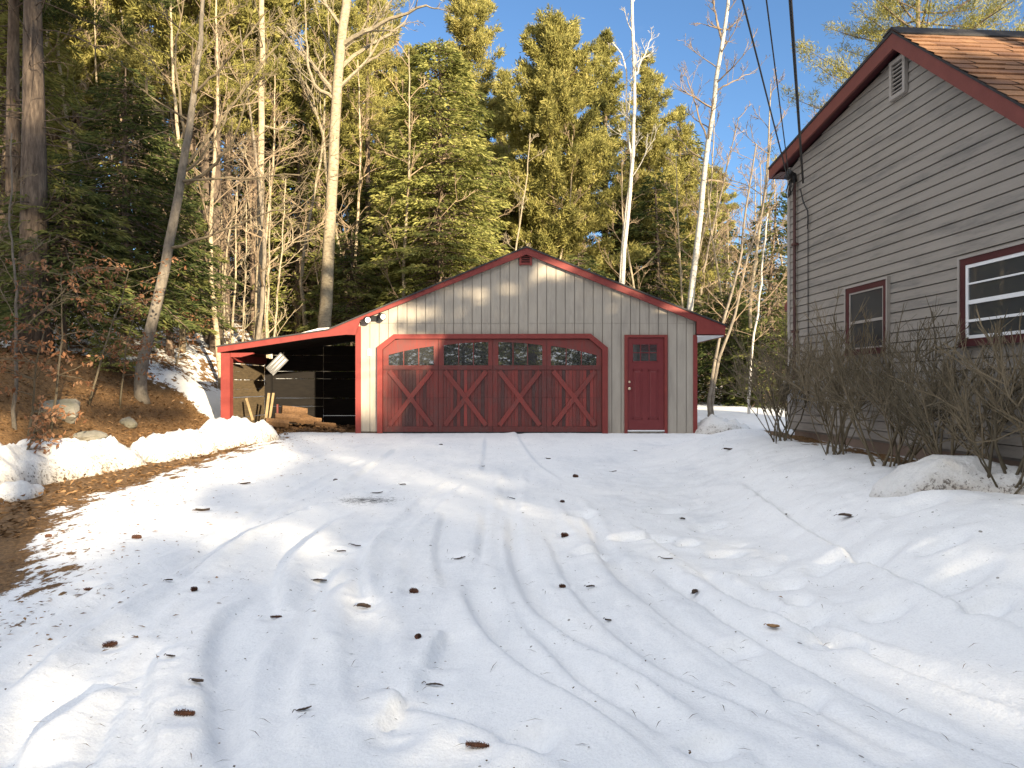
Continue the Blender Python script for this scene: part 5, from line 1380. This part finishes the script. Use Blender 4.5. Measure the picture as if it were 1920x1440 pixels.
photo_conifer('hemlock_tree', 'small half lit hemlock right behind the leaning maple', 18.5, 318, 250, dict(seed=145, Rmax=1.9, crown0=.2, nb=170, dens=50, droop=.3, elev=(.2, -.2), sw=.055, power=.65), 'shaded_conifer')
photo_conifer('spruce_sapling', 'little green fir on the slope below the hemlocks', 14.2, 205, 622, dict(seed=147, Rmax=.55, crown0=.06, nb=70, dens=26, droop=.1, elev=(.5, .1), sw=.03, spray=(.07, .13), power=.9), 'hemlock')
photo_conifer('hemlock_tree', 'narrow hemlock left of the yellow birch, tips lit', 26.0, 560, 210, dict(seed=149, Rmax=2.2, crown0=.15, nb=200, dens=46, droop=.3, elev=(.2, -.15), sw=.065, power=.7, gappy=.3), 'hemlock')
photo_conifer('hemlock_tree', 'low dark hemlock under the yellow birch, above the lean-to roof', 24.0, 660, 430, dict(seed=151, Rmax=2.0, crown0=.1, nb=170, dens=50, droop=.3, elev=(.1, -.2), sw=.06, power=.5, top_round=.5), 'shaded_conifer')
photo_conifer('hemlock_tree', 'shaded hemlock low behind the garage right of the peak', 26.0, 1085, 470, dict(seed=153, Rmax=2.6, crown0=.05, nb=210, dens=50, droop=.3, elev=(.1, -.2), sw=.065, power=.5, top_round=.5), 'shaded_conifer')
photo_conifer('hemlock_tree', 'shaded young hemlock beyond the right eave of the garage', 27.0, 1365, 540, dict(seed=155, Rmax=2.2, crown0=.03, nb=190, dens=50, droop=.3, elev=(.1, -.2), sw=.065, power=.5, top_round=.5), 'shaded_conifer')
photo_conifer('hemlock_tree', 'dark young hemlock beside the house corner', 25.0, 1450, 590, dict(seed=157, Rmax=2.0, crown0=.03, nb=170, dens=50, droop=.3, elev=(.1, -.2), sw=.06, power=.5, top_round=.5), 'shaded_conifer')
for i, (px, y, top, lb) in enumerate([(360, 22, -200, 'lit pine trunk nearest the leaning maple'), (384, 24.5, -200, 'lit pine trunk, second to the right of the leaning maple'), (407, 21, -200, 'lit pine trunk, third to the right of the leaning maple'),
                                    (690, 30, -200, 'lit pine trunk between the yellow birch and the broad hemlock'), (112, 26, -200, 'thin dark pine trunk against the sky, right of the thickest pine'), (142, 28, -200, 'thin dark pine trunk against the sky between two others'), (292, 27, -200, 'slim pine trunk behind the dark hemlocks')]):
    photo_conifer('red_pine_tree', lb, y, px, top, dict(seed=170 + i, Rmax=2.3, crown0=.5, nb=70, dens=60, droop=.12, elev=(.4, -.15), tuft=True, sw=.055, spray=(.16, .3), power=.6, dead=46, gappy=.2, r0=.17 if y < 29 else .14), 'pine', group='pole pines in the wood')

# --- beech saplings with dry leaves
def beech(seed, h, n):
    rg = np.random.default_rng(seed); tk, cr, lf = MB(), MB(), MB()
    p = curve_pts((0, 0, 0), (.1, 0, 1), h, 8, rg, .08); tk.tube(p, np.linspace(.022, .006, 9), 6)
    for k in range(n):
        i = rg.integers(3, 9); az = rg.uniform(0, 6.28); L = h * rg.uniform(.25, .5)
        q = curve_pts(p[min(i, 8)], (math.cos(az), math.sin(az), .3), L, 6, rg, .12, -.1); tk.tube(q, np.linspace(.008, .003, 7), 4, cap=False)
        m = 16; u = rg.uniform(.3, 1, m) * 6; ii = np.minimum(u.astype(int), 5); w = (u - ii)[:, None]
        c = q[ii] * (1 - w) + q[ii + 1] * w + rg.normal(0, .05, (m, 3))
        d = rg.normal(0, .6, (m, 3)) + np.array([0, 0, -.55]); d /= np.linalg.norm(d, axis=1)[:, None]
        lf.kites(c, d, rg.normal(0, 1, (m, 3)), rg.uniform(.06, .10, m), rg.uniform(.03, .05, m), rg.random(m))
    return tk, lf
for i, (px, y, h, n, lb) in enumerate([(95, 10.6, 2.5, 22, 'beech sapling holding dry copper leaves beside the boulders'), (165, 12.2, 2.6, 24, 'beech sapling with the densest copper leaves, right of the boulders'), (45, 9.6, 1.9, 14, 'small beech sapling with drooping copper leaves at the far left'), (225, 13.0, 1.9, 12, 'thin beech sapling with few leaves near the little fir'), (330, 17.5, 1.7, 9, 'little beech sapling with pale leaves beyond the leaning maple'), (30, 8.6, 1.0, 10, 'knee high beech shoot with dry leaves low on the slope')]):
    x = (px - 960) / F * y
    plant('beech_sapling', beech(200 + i, h, n), 'shrub', 'beech_leaf', lb, x, y, 0, 'beech saplings with dry leaves', crown='dry_leaves')

# --- bare shrubs against the house
def shrub(seed, h, w, n):
    rg = np.random.default_rng(seed); mb = MB(); tw = MB()
    for k in range(n):
        az = rg.uniform(0, 6.28); sp = rg.uniform(.1, 1.0)
        o = np.array([rg.normal(0, .07), rg.normal(0, .07), 0])
        d = np.array([math.cos(az) * sp * w, math.sin(az) * sp * w * .8, 1.0])
        L = h * rg.uniform(.5, .8)
        p = curve_pts(o, d, L, 7, rg, .09, .25); r = rg.uniform(.006, .015)
        mb.tube(p, np.linspace(r, r * .45, 8), 5, rg.random(), cap=False)
        for q in range(9):
            f = rg.uniform(.42, 1); i = min(6, int(f * 7)); dd = (p[i + 1] - p[i]); dd /= np.linalg.norm(dd)
            v = rg.normal(0, .6, 3); dd = dd + v; dd[2] = abs(dd[2]) * .6 + .35
            l2 = h * rg.uniform(.2, .42)
            p2 = curve_pts(p[i], dd, l2, 5, rg, .12, .3); tw.tube(p2, np.linspace(.006, .0028, 6), 4, rg.random(), cap=False)
            for q2 in range(8):
                j = rg.integers(1, 5); dv = (p2[j + 1] - p2[j]); dv /= np.linalg.norm(dv); dv = dv + rg.normal(0, .5, 3); dv[2] += .3
                tw.tube(curve_pts(p2[j], dv, rg.uniform(.08, .24), 3, rg, .1, .25), np.linspace(.0028, .0014, 4), 3, rg.random(), cap=False)
    return mb, tw
for i, (lx_, ly_, h, w, n, lb) in enumerate([(-.42, 8.55, 1.8, .95, 15, 'bare brown shrub at the far corner of the house'), (-.42, 7.25, 1.75, .95, 15, 'bare brown shrub under the small window'), (-.36, 6.35, 1.7, .9, 14, 'bare brown shrub between the two windows, left of the snow pile'), (-.33, 5.72, 1.6, .85, 14, 'bare brown shrub behind the snow pile at the left end of the white framed window'), (-.31, 5.12, 1.6, .85, 14, 'bare brown shrub behind the snow pile below the white framed window')]):
    q = H2W(lx_, ly_, 0)
    plant('bare_shrub', shrub(300 + i, h, w, n), 'shrub', 'shrub', lb, q.x, q.y, 0, 'bare shrubs along the house wall', cat='shrub', crown='twigs')

# --- the wood behind: a few grown kinds, copied
protos = {
 'hem_a': ('hemlock_tree', plant('hemlock_tree', conifer(401, 13, 2.9, .12, nb=240, dens=44, droop=.3, elev=(.2, -.2), sw=.085, spray=(.2, .36), power=.7), 'bark_pine', 'hemlock', 'x', 0, 0)),
 'hem_b': ('hemlock_tree', plant('hemlock_tree', conifer(402, 9, 2.4, .08, nb=190, dens=44, droop=.3, elev=(.15, -.2), sw=.08, spray=(.2, .34), power=.6, gappy=.3), 'bark_pine', 'shaded_conifer', 'x', 0, 0)),
 'low_h': ('hemlock_tree', plant('hemlock_tree', conifer(409, 6, 2.2, .03, nb=150, dens=44, droop=.2, elev=(.5, -.1), sw=.1, spray=(.2, .34), power=.5, top_round=.9, gappy=.2), 'bark_pine', 'shaded_conifer', 'x', 0, 0)),
 'pin_a': ('white_pine_tree', plant('white_pine_tree', conifer(403, 18, 3.2, .38, nb=110, dens=60, droop=.1, elev=(.5, -.1), tuft=True, sw=.11, spray=(.25, .42), power=.7, dead=36, gappy=.3), 'bark_pine', 'pine', 'x', 0, 0)),
 'pin_b': ('white_pine_tree', plant('white_pine_tree', conifer(404, 16, 2.6, .5, nb=80, dens=60, droop=.1, elev=(.5, -.1), tuft=True, sw=.11, spray=(.25, .42), power=.6, dead=44, gappy=.3, r0=.16), 'bark_pine', 'pine', 'x', 0, 0)),
}
rgb = np.random.default_rng(405)
def straight(h, k): return [(0, 0, 0), (rgb.normal(0, .02) * h, rgb.normal(0, .02) * h, h * .35), (rgb.normal(0, .03) * h, rgb.normal(0, .03) * h, h * .7), (rgb.normal(0, .04) * h, rgb.normal(0, .04) * h, h)]
for nm, h, r, nl, ln, bk in (('bar_a', 13, .11, 16, 2.6, 'bark_grey'), ('bar_b', 11, .08, 14, 2.2, 'bark_yellow'), ('bar_c', 8, .05, 14, 1.5, 'bark_grey'), ('sap_a', 5, .03, 12, 1.1, 'bark_yellow')):
    protos[nm] = ('bare_tree' if nm[0] == 'b' else 'sapling', plant('bare_tree' if nm[0] == 'b' else 'sapling', bare_tree(410 + len(nm) + int(h), straight(h, 0), r, .015, nl, ln, start=.25, elev=(.3, 1.0), twig=.008, nchild=(5, 4), maxlev=1), bk, 'twig', 'x', 0, 0))
zones = {  # label per kind and zone; every member of a zone looks alike
 'left': 'wooded hill left of the lean-to', 'mid': 'wood rising behind the garage', 'right': 'wood beyond the gap between garage and house', 'far': 'wood hidden behind the house roof'}
kinds = {'hem_a': 'tall green hemlock in the {}', 'hem_b': 'dark bushy hemlock in the {}', 'low_h': 'low bushy hemlock in the {}', 'pin_a': 'tall crowned pine in the {}', 'pin_b': 'slim pole pine in the {}',
         'bar_a': 'tall bare tree in the {}', 'bar_b': 'pale bare tree in the {}', 'bar_c': 'small bare tree in the {}', 'sap_a': 'bare sapling in the {}'}
used = set(); rw = random.Random(11)
placed = []
def wood(kind, x, y, sc):
    nm, src = protos[kind]
    a = x / y
    zone = 'left' if a < -.30 else ('mid' if a < .26 else ('right' if a < .42 else 'far'))
    lb = kinds[kind].format(zones[zone]); gp = kinds[kind].split(' in the')[0] + 's in the ' + zones[zone]
    loc = (x, y, ground_z(x, y) - .1); rz = rw.uniform(0, 6.28)
    tilt = (rw.gauss(0, .03), rw.gauss(0, .03))
    if kind in used: dup(src, loc, rz, sc * rw.uniform(.85, 1.2), lb, gp, tilt)
    else:
        used.add(kind); src.location = loc; src.rotation_euler = (0, 0, rz); src.scale = (sc, sc, sc); src['label'] = lb; src['group'] = gp
def free(x, y, d):
    for (a, b) in placed:
        if (a - x) ** 2 + (b - y) ** 2 < d * d: return False
    placed.append((x, y)); return True
KH = {'hem_a': 13, 'hem_b': 9, 'low_h': 6, 'pin_a': 18, 'pin_b': 16, 'bar_a': 9, 'bar_b': 7, 'bar_c': 5, 'sap_a': 4}
def under_skyline(kind, x, y):          # the wood falls away to the right and lets the sky in
    if x / y < -.03: return True
    top = (ground_z(x, y) + KH[kind] * 1.12 - CAMZ) / y
    return top < np.interp(x / y, [-.03, .06, .14, .2, .27, .32, .37, .42, .6], [.52, .54, .52, .47, .40, .36, .31, .27, .27])
def fill(n, ylo, yhi, alo, ahi, kinds_w, dmin):
    ks = [k for k, w in kinds_w for _ in range(w)]; c = 0; tries = 0
    while c < n and tries < n * 60:
        tries += 1
        y = ylo + (yhi - ylo) * rw.random() ** .8; x = y * rw.uniform(alo, ahi)
        if -7.8 < x < 5.6 and y < 23.2: continue
        if x > 3.2 and y < 24.5: continue
        if not free(x, y, dmin): continue
        k_ = rw.choice(ks)
        if not under_skyline(k_, x, y): placed.pop(); continue
        wood(k_, x, y, 1.0); c += 1
fill(74, 17.5, 44, -.86, -.33, [('hem_a', 2), ('hem_b', 3), ('pin_a', 2), ('pin_b', 4), ('bar_a', 4), ('bar_b', 6), ('bar_c', 3), ('sap_a', 3)], 1.1)
fill(16, 18.5, 26, -.52, -.27, [('bar_b', 3), ('sap_a', 3), ('bar_a', 1)], .8)
fill(9, 23.3, 27, -.30, -.12, [('bar_b', 3), ('sap_a', 3)], .7)
fill(60, 24, 46, -.33, .26, [('hem_a', 4), ('hem_b', 4), ('pin_a', 2), ('pin_b', 2), ('bar_b', 4), ('bar_c', 3), ('sap_a', 3)], 1.1)
fill(54, 25.5, 50, .24, .46, [('hem_b', 2), ('hem_a', 1), ('pin_b', 2), ('bar_a', 3), ('bar_b', 5), ('bar_c', 4), ('sap_a', 3)], 1.0)
fill(8, 24, 40, .5, .8, [('bar_a', 3), ('bar_b', 2)], 2.0)
fill(26, 46, 72, -.8, .2, [('hem_a', 3), ('pin_a', 3), ('hem_b', 2)], 2.2)
fill(16, 50, 75, .2, .5, [('hem_b', 4), ('hem_a', 1)], 2.2)

# --- trees across the road behind the viewer; they shade the drive and show in the window glass
shade = [  # kind, x, y, scale
]
def behind(kind, x, y, sc, lb):
    nm, src = protos[kind]
    if kind not in used:
        used.add(kind); src.location = (x, y, ground_z(x, y) - .1); src.scale = (sc, sc, sc); src['label'] = lb; src['group'] = 'trees across the road facing the garage'; return
    dup(src, (x, y, ground_z(x, y) - .1), rw.uniform(0, 6.28), sc, lb, 'trees across the road facing the garage')
words = ['first', 'second', 'third', 'fourth', 'fifth', 'sixth', 'seventh', 'eighth', 'ninth', 'tenth', 'eleventh', 'twelfth', 'thirteenth', 'fourteenth', 'fifteenth', 'sixteenth', 'seventeenth', 'eighteenth', 'nineteenth', 'twentieth', 'last but one', 'last']
BEHIND = [('hem_b', -3, -12, 1.0), ('hem_a', 0.0, -13, .95), ('pin_a', 1.2, -13, 1.2), ('low_h', 4.6, -11, .75), ('pin_a', 7.8, -13.6, 1.2),
          ('low_h', 6.9, -11, .85), ('low_h', 9.3, -11.5, 1.05), ('low_h', 11.9, -11.3, (1.1, 1.1, 1.42)), ('low_h', 14.6, -11.6, (1.0, 1.0, 1.62)), ('low_h', 8.2, -9, .75), ('low_h', 10.9, -8.6, .8), ('low_h', 13.2, -8.8, .85),
          ('low_h', 17.0, -11, 1.3), ('low_h', 19.5, -12, 1.35), ('hem_a', 22, -12, 1.1), ('hem_a', 25, -13, 1.12), ('hem_b', 27.5, -12, 1.3), ('hem_b', 30.5, -13, 1.0), ('hem_b', 33.5, -12, 1.0), ('pin_b', -7, -13, .8), ('hem_a', -10, -14, 1.0), ('hem_b', -5, -15, 1.1), ('hem_a', 1.6, -17, 1.0), ('hem_b', 4.6, -17, 1.15), ('hem_a', -2, -19, 1.1), ('hem_a', -7.5, -18, 1.0), ('hem_b', -12.5, -15, 1.3), ('hem_a', -15, -18, 1.0)]
for i, (k, x, y, sc) in enumerate(BEHIND):
    behind(k, x, y, sc, kinds[k].format('row across the road') + ', ' + (words[i] if i < 20 else 'number ' + str(i + 1)) + ' counted from the west')
q = protos['pin_b'][1]  # two pines out of frame, added only to shade the garage gable
dup(q, (7.8, 1.8, ground_z(7.8, 1.8) - .1), 1.0, (1.0, 1.0, .78), 'unseen pine added to shade the garage gable, on the driveway side of the near house end', None)
dup(q, (10.2, 1.9, ground_z(10.2, 1.9) - .1), 2.4, (1.0, 1.0, .78), 'unseen pine added to shade the garage gable, standing farther from the driveway', None)
print('objects', len(bpy.data.objects), 'faces', sum(len(m.polygons) for m in bpy.data.meshes))
